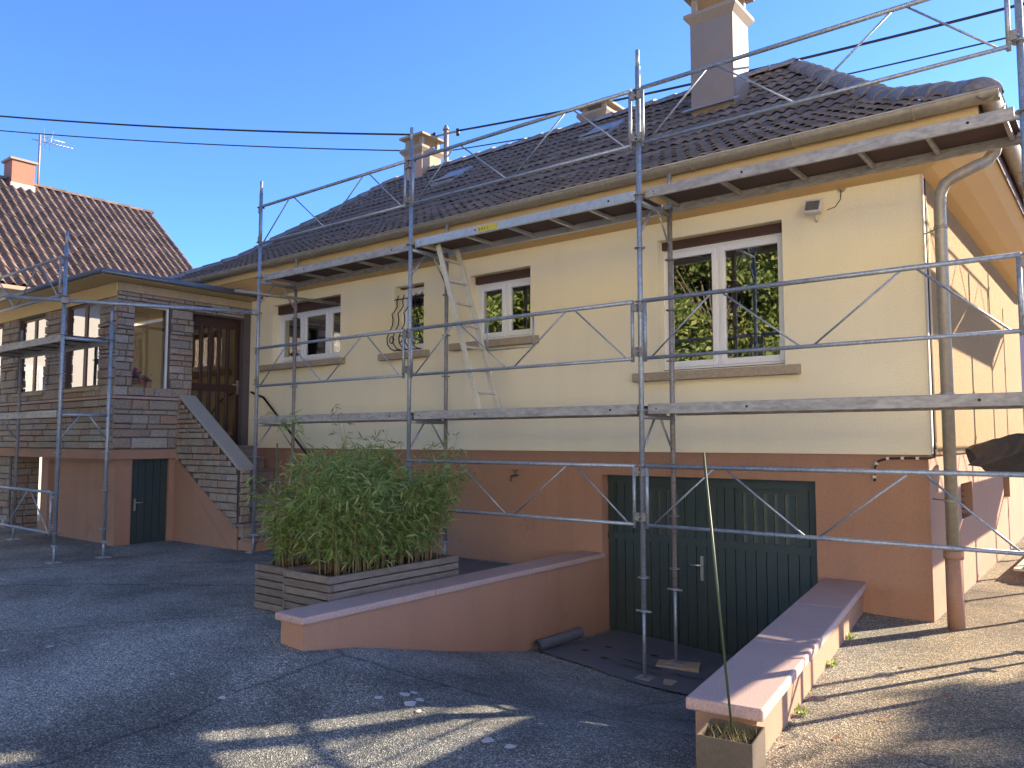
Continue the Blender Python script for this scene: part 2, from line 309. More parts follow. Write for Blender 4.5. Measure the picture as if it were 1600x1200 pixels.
def thing(name, label, cat, loc=(0, 0, 0), group=None):
    o = bpy.data.objects.new(name, None); COL.objects.link(o); o.location = loc; o.empty_display_size = 0.2
    WL[o.name] = Vector(loc); tag(o, label, cat, group); return o
def tag(o, label=None, cat=None, group=None, kind=None):
    if label: o['label'] = label
    if cat: o['category'] = cat
    if group: o['group'] = group
    if kind: o['kind'] = kind
    return o
def piece(name, me, mtx, parent):
    """one small piece that shares its mesh; mtx is its world matrix"""
    o = bpy.data.objects.new(name, me); COL.objects.link(o); o.parent = parent
    o.matrix_basis = Matrix.Translation(-WL[parent.name]) @ mtx
    return o
def bx(x0, x1, y0, y1, z0, z1): return MB().box(x0, x1, y0, y1, z0, z1)
def interp(x, xs, ys):
    if x <= xs[0]: return ys[0]
    for a, b, c, d in zip(xs, xs[1:], ys, ys[1:]):
        if x <= b: return c + (d - c) * (x - a) / (b - a)
    return ys[-1]
def sstep(x, a, b):
    t = min(1, max(0, (x - a) / (b - a))); return t * t * (3 - 2 * t)

# ---------------------------------------------------------------- ground
YF, XC = 1.25, 2.13                    # front wall plane, right-hand gable plane
def rw_x(y): return 1.375 + (1.25 - y) * (0.5 / 3.87)      # centre line of the right-hand ramp wall
def ground(x, y):
    left = -0.05 * sstep(-x, 1.5, 6.0); right = -0.07 * sstep(x, 0.4, 1.9)
    vx = math.exp(-((x - 0.3) / 1.0) ** 2)
    if y > -2.8 and -1.34 < x < rw_x(y):
        l = interp(y, [-2.8, -2.27, -1.27, -0.18, 0.71, 1.3], [-0.25, -0.33, -0.57, -0.80, -0.86, -0.89])
        v = interp(y, [-2.8, 0, 1.3], [0.17, 0.09, 0.07])
        rr = -0.07 * sstep(x, 0.4, 1.9) * (1 - sstep(y, -2.8, 0))
        return l - v * vx + rr
    base = interp(y, [-7, -4, -2.8, 1.5, 9], [-0.38, -0.31, -0.25, -0.26, -0.21])
    v = interp(y, [-6.5, -4.5, -3.6, -2.8, -2.79], [0.02, 0.1, 0.17, 0.17, 0.0])
    return base + left + right - v * vx
def axis(lo, a, b, hi, step):
    o = []; x = a
    while x < b + 1e-6: o.append(x); x += step
    d = step * 2; x = a - d
    while x > lo: o.insert(0, x); d *= 1.5; x -= d
    o.insert(0, lo); d = step * 2; x = o[-1] + d
    while x < hi: o.append(x); d *= 1.5; x += d
    o.append(hi); return o
gx = axis(-900, -13, 6, 900, 0.1); gy = axis(-900, -9, 10, 900, 0.1)
gm = MB(); gm.v = [(x, y, ground(x, y)) for y in gy for x in gx]; nx = len(gx)
gm.f = [(j * nx + i, j * nx + i + 1, (j + 1) * nx + i + 1, (j + 1) * nx + i) for j in range(len(gy) - 1) for i in range(nx - 1)]
gm.sm = [True] * len(gm.f)
tag(gm.build('ground', 'asphalt'), kind='structure')

# ---------------------------------------------------------------- house
def wall_panel(mb, u0, u1, v0, v1, ops, f, depth):
    us = sorted({u0, u1, *[a for o in ops for a in o[:2]]}); vs = sorted({v0, v1, *[a for o in ops for a in o[2:4]]})
    for a, b in zip(us, us[1:]):
        for c, d in zip(vs, vs[1:]):
            if any(o[0] <= a and b <= o[1] and o[2] <= c and d <= o[3] for o in ops): continue
            mb.quad(f(a, c, 0), f(b, c, 0), f(b, d, 0), f(a, d, 0))
    for a, b, c, d in [o[:4] for o in ops]:
        for (p, q) in (((a, c), (b, c)), ((b, c), (b, d)), ((b, d), (a, d)), ((a, d), (a, c))):
            mb.quad(f(*p, 0), f(*q, 0), f(*q, depth), f(*p, depth))
XL = -10.05; YB = 8.85; ZP = 1.10; ZW = 3.60
house = thing('house', 'single storey cream house on a terracotta plinth with a dark tiled hip roof', 'house', (-4, 5, -0.3))
WIN = [(-0.47, 0.888, 1.965, 3.392), (-3.175, -2.2, 2.50, 3.36), (-4.59, -4.02, 2.455, 3.385), (-7.48, -5.77, 2.465, 3.425)]
w = MB()
wall_panel(w, XL, XC, ZP, ZW, WIN, lambda u, v, d: (u, YF + d, v), 0.22)
w.quad((XL, YF, ZP), (XC, YF, ZP), (XC, YF + 0.06, ZP), (XL, YF + 0.06, ZP))
w.quad((XL, YB, ZP), (XL, YB, ZW), (XC, YB, ZW), (XC, YB, ZP)); w.quad((XL, YF, ZP), (XL, YB, ZP), (XL, YB, ZW), (XL, YF, ZW))
w.quad((XL, YF + .02, ZW - .002), (XC - .02, YF + .02, ZW - .002), (XC - .02, YB - .02, ZW - .002), (XL, YB - .02, ZW - .002))
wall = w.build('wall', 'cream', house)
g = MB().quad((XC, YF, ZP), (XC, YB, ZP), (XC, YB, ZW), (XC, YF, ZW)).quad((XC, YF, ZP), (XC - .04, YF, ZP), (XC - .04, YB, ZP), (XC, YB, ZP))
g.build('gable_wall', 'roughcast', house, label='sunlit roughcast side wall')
pl = MB(); GD = (-1.22, 1.132, -1.05, 0.84); PY = YF + 0.03; PX = XC - 0.03
wall_panel(pl, XL, PX, -1.3, ZP, [GD], lambda u, v, d: (u, PY + d, v), 0.14)
wall_panel(pl, PY, YB, -1.3, ZP, [(2.85, 3.58, 0.42, 0.78), (6.25, 6.95, 0.42, 0.80)], lambda u, v, d: (PX - d, u, v), 0.16)
pl.quad((XL, PY, -1.3), (XL, YB, -1.3), (XL, YB, ZP), (XL, PY, ZP)).quad((XL, YB, -1.3), (PX, YB, -1.3), (PX, YB, ZP), (XL, YB, ZP))
pl.build('plinth', 'plinth', house)
for y0 in (2.85, 6.25):
    v = bx(PX - 0.155, PX - 0.14, y0, y0 + .7, 0.42, 0.79).build('vent', 'vent', house)
    for k in range(5): bx(PX - 0.10, PX - 0.075, y0 + 0.03, y0 + .69, 0.46 + k * .068, 0.48 + k * .068).build('slat', 'vent', v)
# floors and partitions so that the rooms are dark
MB().box(XL + .1, XC - .1, PY + .4, YB - .1, ZP - .05, ZP + .02).build('floor', 'floorin', house)
p_ = MB()
for x in (-5.2, -3.65, -1.4): p_.box(x - .05, x + .05, YF + .25, YB - .05, ZP + .02, ZW - .02)
p_.box(XL + .1, XC - .1, 4.6, 4.7, ZP + .02, ZW - .02); p_.build('partition_wall', 'inner', house)

def window(x0, x1, z0, z1, splits, lint, sill, label=None, y=YF + 0.15, mt='pvc', gl='glass'):
    fr = MB(); zt = z1 - lint; t = 0.045
    fr.box(x0, x0 + t, y, y + .07, z0 + t, zt - t).box(x1 - t, x1, y, y + .07, z0 + t, zt - t)
    fr.box(x0, x1, y, y + .07, z0, z0 + t).box(x0, x1, y, y + .07, zt - t, zt)
    for s in splits[1:-1]: fr.box(s - .018, s + .018, y + .012, y + .058, z0 + t, zt - t)
    f = fr.build('window', mt, house)
    if label: f['label'] = label
    a = [x0 + t] + list(splits[1:-1]) + [x1 - t]
    for i, (p, q) in enumerate(zip(a, a[1:])):
        p += 0 if i == 0 else .018; q -= 0 if i == len(a) - 2 else .018
        s = .052; m = MB(); yy = y - .015; b0, b1 = z0 + t, zt - t
        m.box(p, p + s, yy, yy + .06, b0, b1).box(q - s, q, yy, yy + .06, b0, b1).box(p + s, q - s, yy, yy + .06, b0, b0 + s * 1.25).box(p + s, q - s, yy, yy + .06, b1 - s, b1)
        m.build('sash', mt, f, bevel=.006)
        MB().box(p + s, q - s, yy + .028, yy + .034, b0 + s * 1.25, b1 - s).build('pane', gl, f)
    bx(x0 + .002, x1 - .002, y - .05, y + .08, zt + .001, z1 - .002).build('shutter_box', 'shutter', f)
    bx(x0 - .0, x1 + .0, y - .03, y - .002, z0 + .002, z0 + .02).build('drip_rail', 'shutter', f)
    m = MB(); h = .095
    m.prism([(sill[0], YF - .10, z0 - .012 - h), (sill[0], YF + .14, z0 - .012 - h), (sill[0], YF + .14, z0 + .004), (sill[0], YF - .10, z0 - .016)], (sill[1] - sill[0], 0, 0))
    m.build('sill', 'sill', f, bevel=.01)
    return f
window(*WIN[0], [0, 0.16, 0], .09, (-0.75, 1.04), 'wide white two-sash window above the garage')
window(*WIN[1], [0, -2.69, 0], .10, (-3.47, -2.07), 'white two-sash window behind the ladder')
ws = window(*WIN[2], [0, 0], .02, (-4.83, -3.9), 'small window behind the wrought iron grille')
window(*WIN[3], [0, -6.86, -6.22, 0], .14, (-7.78, -5.64), 'white three-light window under a brown shutter box')
# net curtain valance in the three-light window
cv = MB(); n = 60
vs = []
for i in range(n + 1):
    x = -7.4 + 1.55 * i / n; d = .012 * math.sin(i * 1.3); zb = 2.98 + .05 * abs(math.sin(i * math.pi / 6))
    vs += [(x, YF + .30 + d, 3.25), (x, YF + .30 + d, zb)]
cv.add(vs, [(2 * i, 2 * i + 1, 2 * i + 3, 2 * i + 2) for i in range(n)], True)
tag(cv.build('curtain', 'lace'), 'scalloped lace valance hanging inside the three-light window', 'curtain')
# wrought iron window grille (pot-bellied bars)
gr = thing('window_grille', 'black wrought iron pot-bellied grille over the small window', 'grille', (-4.3, YF, 2.5))
prof = [(-.0, 3.26), (-.03, 3.17), (-.02, 3.10), (-.07, 3.03), (-.12, 2.98), (-.10, 2.90), (-.11, 2.82), (-.17, 2.72), (-.21, 2.63), (-.20, 2.55), (-.14, 2.49), (-.05, 2.47)]
for i in range(5):
    x = -4.54 + .118 * i
    MB().path([(x, YF + d + .02, z) for d, z in prof], .008, 6).build('bar', 'iron', gr)
MB().tube((-4.60, YF + .0, 3.20), (-4.01, YF + .0, 3.20), .008, 6).build('cross_bar', 'iron', gr); MB().tube((-4.56, YF - .03, 2.475), (-4.05, YF - .03, 2.475), .009, 6).build('cross_bar', 'iron', gr)
for x in (-4.48, -4.30, -4.12):
    c = MB(); c.path([(x + (.05 - .0015 * k) * math.cos(k * .35), YF - .16, 2.60 + (.06 - .0015 * k) * math.sin(k * .35)) for k in range(18)], .007, 5)
    c.build('scroll', 'iron', gr)
# garage door
gd = bx(GD[0], GD[1], YF + .19, YF + .21, -1.05, GD[3]).build('garage_door', 'green', house, label='dark green boarded garage door with barred lights')
nb = 22; bw = (GD[1] - GD[0]) / nb
for i in range(nb):
    x = GD[0] + i * bw; top = GD[3] - .10
    hole = 3 <= i % 11 <= 8
    bx(x + .004, x + bw - .004, YF + .165 + .002 * (i % 3), YF + .189, -1.05, .12 if hole else top).build('board', 'green', gd)
    if hole:
        bx(x + .022, x + bw - .022, YF + .163, YF + .185, .20, top - .05).build('light_bar', 'green', gd)
for i0 in (3, 14): bx(GD[0] + i0 * bw + .01, GD[0] + (i0 + 6) * bw - .01, YF + .1862, YF + .1895, .201, GD[3] - .149).build('pane', 'frost', gd)
bx(GD[0], GD[1], YF + .155, YF + .1895, GD[3] - .10, GD[3] - .001).build('top_rail', 'green', gd)
bx(GD[0], GD[1], YF + .150, YF + .1895, .12, .20).build('lock_rail', 'green', gd)
for k, x in enumerate((GD[0] + .02, -.10, 0.02, GD[1] - .06)): bx(x, x + .07, YF + .148, YF + .162, -1.04, GD[3] - .102).build('stile', 'green', gd)
hd = bx(-.095, -.063, YF + .139, YF + .147, -.23, .02).build('handle', 'chrome', gd)
MB().tube((-.079, YF + .10, -.07), (-.079, YF + .147, -.07), .009).build('handle', 'chrome', gd)
MB().tube((-.075, YF + .10, -.07), (-.20, YF + .10, -.075), .009).build('handle', 'chrome', gd)

# ---- roof
EY, EZ = 0.66, 3.955; RY, RZ = 5.05, 6.71; RXR, RXL = -0.137, -8.92; EXR, EXL = 2.70, -10.62
DT = RY - EY; KD, KZ = 1.6, EZ + 0.80
def prof_z(d): return EZ + (KZ - EZ) * d / KD if d < KD else KZ + (RZ - KZ) * (d - KD) / (DT - KD)
def hipx(d, right): return EXR + (RXR - EXR) * d / DT if right else EXL + (RXL - EXL) * d / DT
u = MB()
def rpt(d, side, dz=-.035):
    x = hipx(d, side); return x, EY + d, prof_z(d) + dz
for a, b in ((0, KD), (KD, DT)):
    for sgn in (1, -1):
        q = [rpt(a, False), rpt(a, True), rpt(b, True), rpt(b, False)]
        if sgn < 0: q = [(x, 2 * RY - y, z) for x, y, z in q]
        u.quad(*q)
    for side in (True, False):
        A, B = rpt(a, side), rpt(b, side); mir = lambda P_: (P_[0], 2 * RY - P_[1], P_[2])
        u.quad(A, mir(A), mir(B), B)
roof = u.build('roof', 'underlay', house)
def wave_tile(wd, ln, amp, waves, segs, th=.018):
    m = MB(); top = []; 
    for j, (y, z0) in enumerate(((0, .022), (ln, .0))):
        for i in range(segs + 1):
            u_ = i / segs; z = z0 + amp * (0.5 - 0.5 * math.cos(2 * math.pi * waves * u_)); top.append(((u_ - .5) * wd, y, z))
    n = segs + 1
    fr = [(x, y + .004, z - th) for x, y, z in top[:n]]
    m.add(top + fr, [(i, i + 1, n + i + 1, n + i) for i in range(segs)] + [(2 * n + i, 2 * n + i + 1, i + 1, i) for i in range(segs)], True)
    return m
TW, TE = 0.30, 0.335
tilemb = wave_tile(TW + .012, TE + .06, .034, 2, 12); tile_me = tilemb.mesh('roof_tile', 'tile')
CHB = [(-1.16, -0.46, 3.5, 4.15), (-8.25, -7.6, 4.75, 5.4)]
def slope_rows(total):
    s = 0.0
    while s < total - .1: yield s; s += TE
L1 = math.hypot(KD, KZ - EZ); L2 = math.hypot(DT - KD, RZ - KZ)
cand = []
for i, s in enumerate(slope_rows(L1 + L2)):
    sd_ = lambda q: KD * q / L1 if q < L1 else KD + (DT - KD) * (q - L1) / L2
    d = sd_(s); d2 = sd_(min(s + TE, L1 + L2)); ang = math.atan2(prof_z(d2) - prof_z(d), d2 - d)
    z = prof_z(d); xr = hipx(d + .20, True); x = hipx(0, True) - TW / 2
    while x > hipx(d + .20, False) + .06:
        if x < xr - .04:
            jx, jz = random.uniform(-.004, .004), random.uniform(-.004, .006)
            cand.append((d, x, Matrix.Translation((x + jx, EY + d - .05, z - .012 + jz)) @ Matrix.Rotation(ang - .045 + random.uniform(-.012, .012), 4, 'X') @ Matrix.Rotation(random.uniform(-.008, .008), 4, 'Y')))
        x -= TW
cand.sort(key=lambda c: (Vector((c[1], EY + c[0], prof_z(c[0]))) - CAM).length)
for c in cand[:300]: piece('roof_tile', tile_me, c[2], roof)
rest = MB()
for c in cand[300:]: rest.add([c[2] @ Vector(v) for v in tilemb.v], tilemb.f, True)
# hip end tiles on the right
def hip_tiles(mb, right):
    run = abs(EXR - RXR) if right else abs(EXL - RXL); sg = 1 if right else -1
    for s in range(12):
        t0 = s / 11.5; d = DT * t0
        if d > DT - .2: break
        x = hipx(d, right); z = prof_z(d); y = EY + d + .62
        ang = math.atan2(prof_z(d + .3) - prof_z(d), .3 * run / DT)
        while y < 2 * RY - EY - d - .60:
            mt_ = Matrix.Translation((x + .03 * sg, y, z)) @ Matrix.Rotation(math.pi / 2 * sg, 4, 'Z') @ Matrix.Rotation(ang - .05, 4, 'X')
            mb.add([mt_ @ Vector(v) for v in tilemb.v], tilemb.f, True); y += TW
hip_tiles(rest, True); hip_tiles(rest, False)
tag(rest.build('roof_tiles', 'tile', roof), kind='stuff')
# ridge and hip tiles: half-round, each its own piece
def half_tile(ln, r0, r1):
    m = MB(); vs = []
    for y, r in ((0, r0), (ln * .9, r1), (ln, r1 * .98)):
        for k in range(9):
            a = math.pi * k / 8; vs.append((r * math.cos(a), y, r * .85 * math.sin(a)))
    m.add(vs, [(j * 9 + k, j * 9 + k + 1, (j + 1) * 9 + k + 1, (j + 1) * 9 + k) for j in range(2) for k in range(8)], True)
    m.poly([vs[k] for k in range(9)])
    return m
hip_me = half_tile(.44, .155, .128).mesh('ridge_tile', 'hiptile')
def along(a, b, me, name, parent, step=.36):
    a, b = Vector(a), Vector(b); d = b - a; n = max(1, round(d.length / step)); q = d.to_track_quat('Y', 'Z').to_matrix().to_4x4()
    for i in range(n): piece(name, me, Matrix.Translation(a + d * (i / n) + Vector((0, 0, random.uniform(-.006, .008)))) @ q, parent)
for side in (True, False):
    for (a, b) in ((0.05, KD), (KD, DT)):
        A = Vector(rpt(a, side, -.02)); B = Vector(rpt(b, side, -.02)); along(A, B, hip_me, 'ridge_tile', roof)
        if a == KD or True:
            A2 = Vector((A.x, 2 * RY - A.y, A.z)); B2 = Vector((B.x, 2 * RY - B.y, B.z)); along(A2, B2, hip_me, 'ridge_tile', roof)
along((RXR, RY, RZ + .01), (RXL, RY, RZ + .01), hip_me, 'ridge_tile', roof, .38)
endcap = MB(); vs = []; hd_ = Vector((EXR - RXR, EY - RY, 0)).normalized(); hn_ = Vector((-hd_.y, hd_.x, 0)); c0 = Vector((EXR - .03, EY + .05, EZ + .0))
for a in range(7):
    e_ = math.pi / 2 * a / 6
    for k in range(13):
        b_ = math.pi * k / 12; vs.append(c0 + hd_ * (.15 * math.sin(e_)) + (hn_ * math.cos(b_) + Vector((0, 0, .85 * math.sin(b_)))) * (.165 * math.cos(e_)))
endcap.add(vs, [(a * 13 + k, a * 13 + k + 1, (a + 1) * 13 + k + 1, (a + 1) * 13 + k) for a in range(6) for k in range(12)], True)
endcap.build('hip_end_cap', 'hiptile', roof)

# ---- eaves: coved soffit, fascia, half-round gutter
ef = MB(); OV = 0.50
def cove(mb, P0, out, along_):
    pr = [(0, 3.585), (.10, 3.60), (.24, 3.645), (.40, 3.72), (OV, 3.79)]
    for (o0, z0), (o1, z1) in zip(pr, pr[1:]):
        a = [Vector(P0) + Vector(out) * o for o in (o0, o1)]; l = Vector(along_)
        k0, k1 = o0, o1
        e = Vector((1, 0, 0)) if abs(along_[0]) > 0 else Vector((0, -1, 0))
        b0, b1 = a[0] + l + e * (k0 if abs(along_[0]) > 0 else 0), a[1] + l + e * (k1 if abs(along_[0]) > 0 else 0)
        s0, s1 = a[0] + (e * k0 if abs(along_[0]) == 0 else Vector()), a[1] + (e * k1 if abs(along_[0]) == 0 else Vector())
        mb.add([(s0.x, s0.y, z0), (b0.x, b0.y, z0), (b1.x, b1.y, z1), (s1.x, s1.y, z1)], [(0, 1, 2, 3)], True)
cove(ef, (XL - OV, YF, 0), (0, -1, 0), (XC - XL + OV, 0, 0))
cove(ef, (XC, YF, 0), (1, 0, 0), (0, YB - YF + OV, 0))
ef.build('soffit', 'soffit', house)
bx(XL - OV, XC + OV + .02, YF - OV - .02, YF - OV - .001, 3.785, 3.955).build('fascia', 'fascia', house)
bx(XC + OV + .001, XC + OV + .02, YF - OV, YB + OV, 3.785, 3.955).build('fascia', 'brownframe', house)
GR = .078; GYc, GXc, GZ = YF - OV - .02 - GR, XC + OV + .02 + GR, 3.945
def gutter(p0, p1, out):
    m = MB(); vs = []; n = 12; p0, p1, out = Vector(p0), Vector(p1), Vector(out)
    for c in (p0, p1):
        for k in range(n + 1):
            a = math.pi + math.pi * k / n; vs.append(c - out * (GR * math.cos(a)) * -1 + Vector((0, 0, GR * math.sin(a))))
    m.add(vs, [(k, k + 1, n + 2 + k, n + 1 + k) for k in range(n)], True)
    m.add([v + Vector((0, 0, .003)) + (out * .003) for v in vs], [(k, k + 1, n + 2 + k, n + 1 + k) for k in range(n)], True)
    e0, e1 = p0 + out * GR, p1 + out * GR; m.tube(e0, e1, .011, 8); return m
gu = gutter((XL - OV, GYc, GZ), (GXc + GR, GYc, GZ), (0, -1, 0)).build('gutter', 'zinc', house)
x = 2.2
while x > -10:
    vs = []
    m = MB(); m.path([(x, GYc - (GR + .004) * math.cos(a), GZ + (GR + .004) * math.sin(a)) for a in [math.pi + math.pi * k / 8 for k in range(9)]], .007, 6); m.build('bracket', 'zinc', gu)
    x -= .98
gu2 = gutter((GXc, GYc - GR, GZ), (GXc, YB + .5, GZ), (1, 0, 0)).build('gutter', 'zinc', house)
y = .95
while y < 9:
    MB().path([(GXc + (GR + .004) * math.cos(a), y, GZ + (GR + .004) * math.sin(a)) for a in [math.pi + math.pi * k / 8 for k in range(9)]], .007, 6).build('bracket', 'zinc', gu2); y += .9
# downpipe with swan neck
DPX, DPY = 2.285, 1.15
dp = MB(); r = .05
pts = [(GXc - .02, GYc + .62, 3.87), (GXc - .02, GYc + .62, 3.72), (GXc - .04, GYc + .63, 3.66), (GXc - .10, GYc + .65, 3.60), (2.55, 1.16, 3.53), (2.40, 1.15, 3.47), (2.325, 1.15, 3.42), (2.29, 1.15, 3.34), (DPX, DPY, 3.24), (DPX, DPY, .30)]
dp.path(pts, r, 14); dpo = dp.build('downpipe', 'zinc', house)
for z in (3.05, 1.62, .72): MB().tube((DPX, DPY, z - .012), (DPX, DPY, z + .012), r + .006, 14).tube((DPX - .03, DPY + .03, z), (XC - .01, YF + .05, z), .008, 6).build('pipe_clip', 'zinc', dpo)
MB().tube((DPX, DPY, -.42), (DPX, DPY, .30), .066, 14).tube((DPX, DPY, .24), (DPX, DPY, .31), .076, 14).build('pipe_shoe', 'plinth', dpo)
# corner profile and cables at the house corner
bx(XC + .001, XC + .012, YF - .012, YF + .05, ZP + .01, 3.58).build('corner_strip', 'palewood', house)
MB().tube((XC + .012, YF + .075, 3.56), (XC + .012, YF + .075, ZP), .008, 6).build('conduit', 'cable', house)
MB().tube((XC + .014, YF + .11, 3.3), (XC + .014, YF + .11, ZP), .010, 6).tube((XC + .014, YF + .15, 3.25), (XC + .014, YF + .15, ZP), .010, 6).build('conduit', 'fascia', house)
hose = [(XC + .02, YF + .075, ZP + .1), (XC + .02, YF + .02, ZP - .02), (XC - .02, YF - .005, ZP - .03), (1.95, YF, ZP - .03), (1.78, YF, ZP - .035), (1.70, YF, ZP - .06), (1.67, YF, ZP - .12), (1.665, YF, ZP - .24)]
hz = MB().path(hose, .009, 6).build('cable_run', 'cable', house)
for x_, z_ in ((2.02, 1.07), (1.90, 1.07), (1.78, 1.065), (1.685, 1.02), (1.665, .90)): bx(x_ - .012, x_ + .012, YF - .015, YF + .02, z_ - .012, z_ + .012).build('cable_clip', 'white', hz)

# ---- chimneys, hatches
def chimney(x0, x1, y0, y1, zb, zt, m, zcap, label):
    c = bx(x0, x1, y0, y1, zb, zt).build('chimney', m, house, label=label)
    e = .07; cb = MB(); cb.add([(x0, y0, zt - .03), (x1, y0, zt - .03), (x1, y1, zt - .03), (x0, y1, zt - .03), (x0 - e, y0 - e, zt + .06), (x1 + e, y0 - e, zt + .06), (x1 + e, y1 + e, zt + .06), (x0 - e, y1 + e, zt + .06)],
        [(4, 5, 6, 7), (0, 1, 5, 4), (1, 2, 6, 5), (2, 3, 7, 6), (3, 0, 4, 7)])
    cb.box(x0 - e, x1 + e, y0 - e, y1 + e, zt + .061, zt + .11); cb.build('chimney_crown', 'chim_cap', c)
    for px in (x0 + .05, x1 - .05):
        for py in (y0 + .05, y1 - .05): MB().obar((px, py, zt + .11), (px, py, zcap), .07, .07, (1, 0, 0)).build('cap_leg', 'chim_cap', c)
    bx(x0 - .08, x1 + .08, y0 - .08, y1 + .08, zcap, zcap + .05).build('cap_slab', 'chim_cap', c, bevel=.01)
    return c
c1 = chimney(-1.12, -0.50, 3.56, 4.10, 5.4, 7.06, 'chim', 7.42, 'tall brown clad chimney with a flared crown')
# folded diamond panels of the metal cladding
for (x0, x1, z0, z1) in ((-1.10, -.52, 6.35, 7.02), (-1.10, -.52, 5.75, 6.35)):
    xm, zm = (x0 + x1) / 2, (z0 + z1) / 2; yy = 3.556
    MB().add([(x0, yy, z0), (x1, yy, z0), (x1, yy, z1), (x0, yy, z1), (xm, yy - .022, zm)], [(0, 1, 4), (1, 2, 4), (2, 3, 4), (3, 0, 4)]).build('cladding_panel', 'chim', c1)
for (z0, z1) in ((6.35, 7.02), (5.85, 6.35)):
    MB().add([(-.496, 3.58, z0), (-.496, 4.08, z0), (-.496, 4.08, z1), (-.496, 3.58, z1), (-.474, 3.83, (z0 + z1) / 2)], [(0, 1, 4), (1, 2, 4), (2, 3, 4), (3, 0, 4)]).build('cladding_panel', 'chim', c1)
MB().obar((-1.22, 3.50, 5.80), (-.42, 3.50, 5.80), .10, .012, (0, -.55, .83)).build('flashing', 'zinc_blue', c1)
c2 = chimney(-8.14, -7.62, 4.80, 5.35, 6.3, 7.13, 'ch_render', 7.45, 'rendered chimney with a slab cap on legs')
c3 = chimney(-3.95, -3.46, 5.12, 5.62, 6.4, 6.90, 'ch_render', 7.12, 'short rendered chimney behind the ridge')
def hatch(x, d, label):
    z = prof_z(d); ang = math.atan2(RZ - KZ, DT - KD)
    Mx = Matrix.Translation((x, EY + d, z + .06)) @ Matrix.Rotation(ang, 4, 'X')
    f = MB(); f.v = []; f.box(-.28, .28, -.1, .55, -.03, .03); f.v = [tuple(Mx @ Vector(v)) for v in f.v]
    h = f.build('roof_hatch', 'zinc_blue', roof, label=label)
    f = MB().box(-.26, .26, -.08, .52, 0, .02); M2 = Mx @ Matrix.Translation((0, .02, .04)) @ Matrix.Rotation(rad(-9), 4, 'X'); f.v = [tuple(M2 @ Vector(v)) for v in f.v]; f.build('lid', 'zinc_blue', roof)
hatch(-6.05, 3.15, 'grey zinc roof hatch'); hatch(-3.0, 3.40, 'grey zinc roof hatch')

# ---------------------------------------------------------------- stone masonry helper
stone_me = []
for k in range(6):
    m = MB(); b = .5; j = lambda: random.uniform(-.035, .035)
    vs = [(-.5, 0, -.5), (.5, 0, -.5), (.5, 0, .5), (-.5, 0, .5)]
    ch = .42
    fr = [(-ch + j() * .6, -1 + j() * 3, -ch + j()), (ch + j() * .6, -1 + j() * 3, -ch + j()), (ch + j() * .6, -1 + j() * 3, ch + j()), (-ch + j() * .6, -1 + j() * 3, ch + j())]
    md = [(-.495, -.7, -.49), (.495, -.7, -.49), (.495, -.7, .49), (-.495, -.7, .49)]
    m.add(vs + md + fr, [(i, (i + 1) % 4, 4 + (i + 1) % 4, 4 + i) for i in range(4)] + [(4 + i, 4 + (i + 1) % 4, 8 + (i + 1) % 4, 8 + i) for i in range(4)] + [(8, 9, 10, 11)])
    stone_me.append(m.mesh('stone', 'stone'))
def masonry(parent, u0, u1, z0, z1, place, blocked, hs=(.065, .14), ls=(.16, .5)):
    """coursed rubble: every stone one object; place(u, z) -> matrix with local x along the wall, -y outwards"""
    z = z0; out = 0
    while z < z1 - .03:
        h = min(random.uniform(*hs), z1 - z)
        if z1 - z - h < .05: h = z1 - z
        u_ = u0 - random.uniform(0, .15)
        while u_ < u1 - .02:
            l = random.uniform(*ls); a, b = max(u_, u0), min(u_ + l, u1)
            if u1 - b < .07: b = u1
            for a2, b2 in blocked(a, b, z, z + h):
                if b2 - a2 > .04:
                    c = (a2 + b2) / 2
                    piece('stone', random.choice(stone_me), place(c, z + h / 2) @ Matrix.Diagonal((b2 - a2 - .010, random.uniform(.012, .048), h - .012, 1)), parent); out += 1
            u_ = b if b == u1 else u_ + l
        z += h
    return out
def cutter(ops):
    def f(a, b, z0, z1):
        segs = [(a, b)]
        for o0, o1, oz0, oz1 in ops:
            if (z0 + z1) / 2 > oz0 and (z0 + z1) / 2 < oz1:
                nx_ = []
                for s, e in segs:
                    if e <= o0 or s >= o1: nx_.append((s, e)); continue
                    if s < o0: nx_.append((s, o0))
                    if e > o1: nx_.append((o1, e))
                segs = nx_
        return segs
    return f

# ---------------------------------------------------------------- veranda
VX, VY, VL = -8.10, -0.97, -13.4
ver = thing('veranda', 'stone-faced glazed veranda with a flat roof on a terracotta base', 'veranda', (-10.5, 0, -.3))
SW = (-.72, -.16, 1.97, 3.26); SD = (.215, 1.12, 1.15, 3.23)
F2 = (-9.79, -8.63, 2.02, 3.34); F1 = (-11.70, -10.54, 2.02, 3.30); F0 = (-13.3, -12.5, 2.02, 3.3)
vw = MB()
wall_panel(vw, VL, VX, 1.09, 3.56, [F0, F1, F2], lambda u, v, d: (u, VY + d, v), .24)
frontw = vw.build('front_wall', 'mortar', ver)
vs_ = MB(); wall_panel(vs_, VY, YF, 1.09, 3.56, [SW, SD], lambda u, v, d: (VX - d, u, v), .24)
sidew = vs_.build('side_wall', 'mortar', ver)
FR = lambda u, z: Matrix.Translation((u, VY, z))
SDm = lambda u, z: Matrix.Translation((VX, u, z)) @ Matrix.Rotation(math.pi / 2, 4, 'Z')
n1 = masonry(frontw, VL + 1.0, VX, 1.10, 1.83, FR, cutter([]), (.05, .16), (.16, .62))
n2 = masonry(frontw, VL + 1.0, VX + .02, 1.88, 3.34, FR, cutter([F0, F1, F2]), (.05, .17), (.12, .5))
n3 = masonry(sidew, VY - .02, .03, 1.10, 1.83, SDm, cutter([]), (.045, .17), (.14, .6))
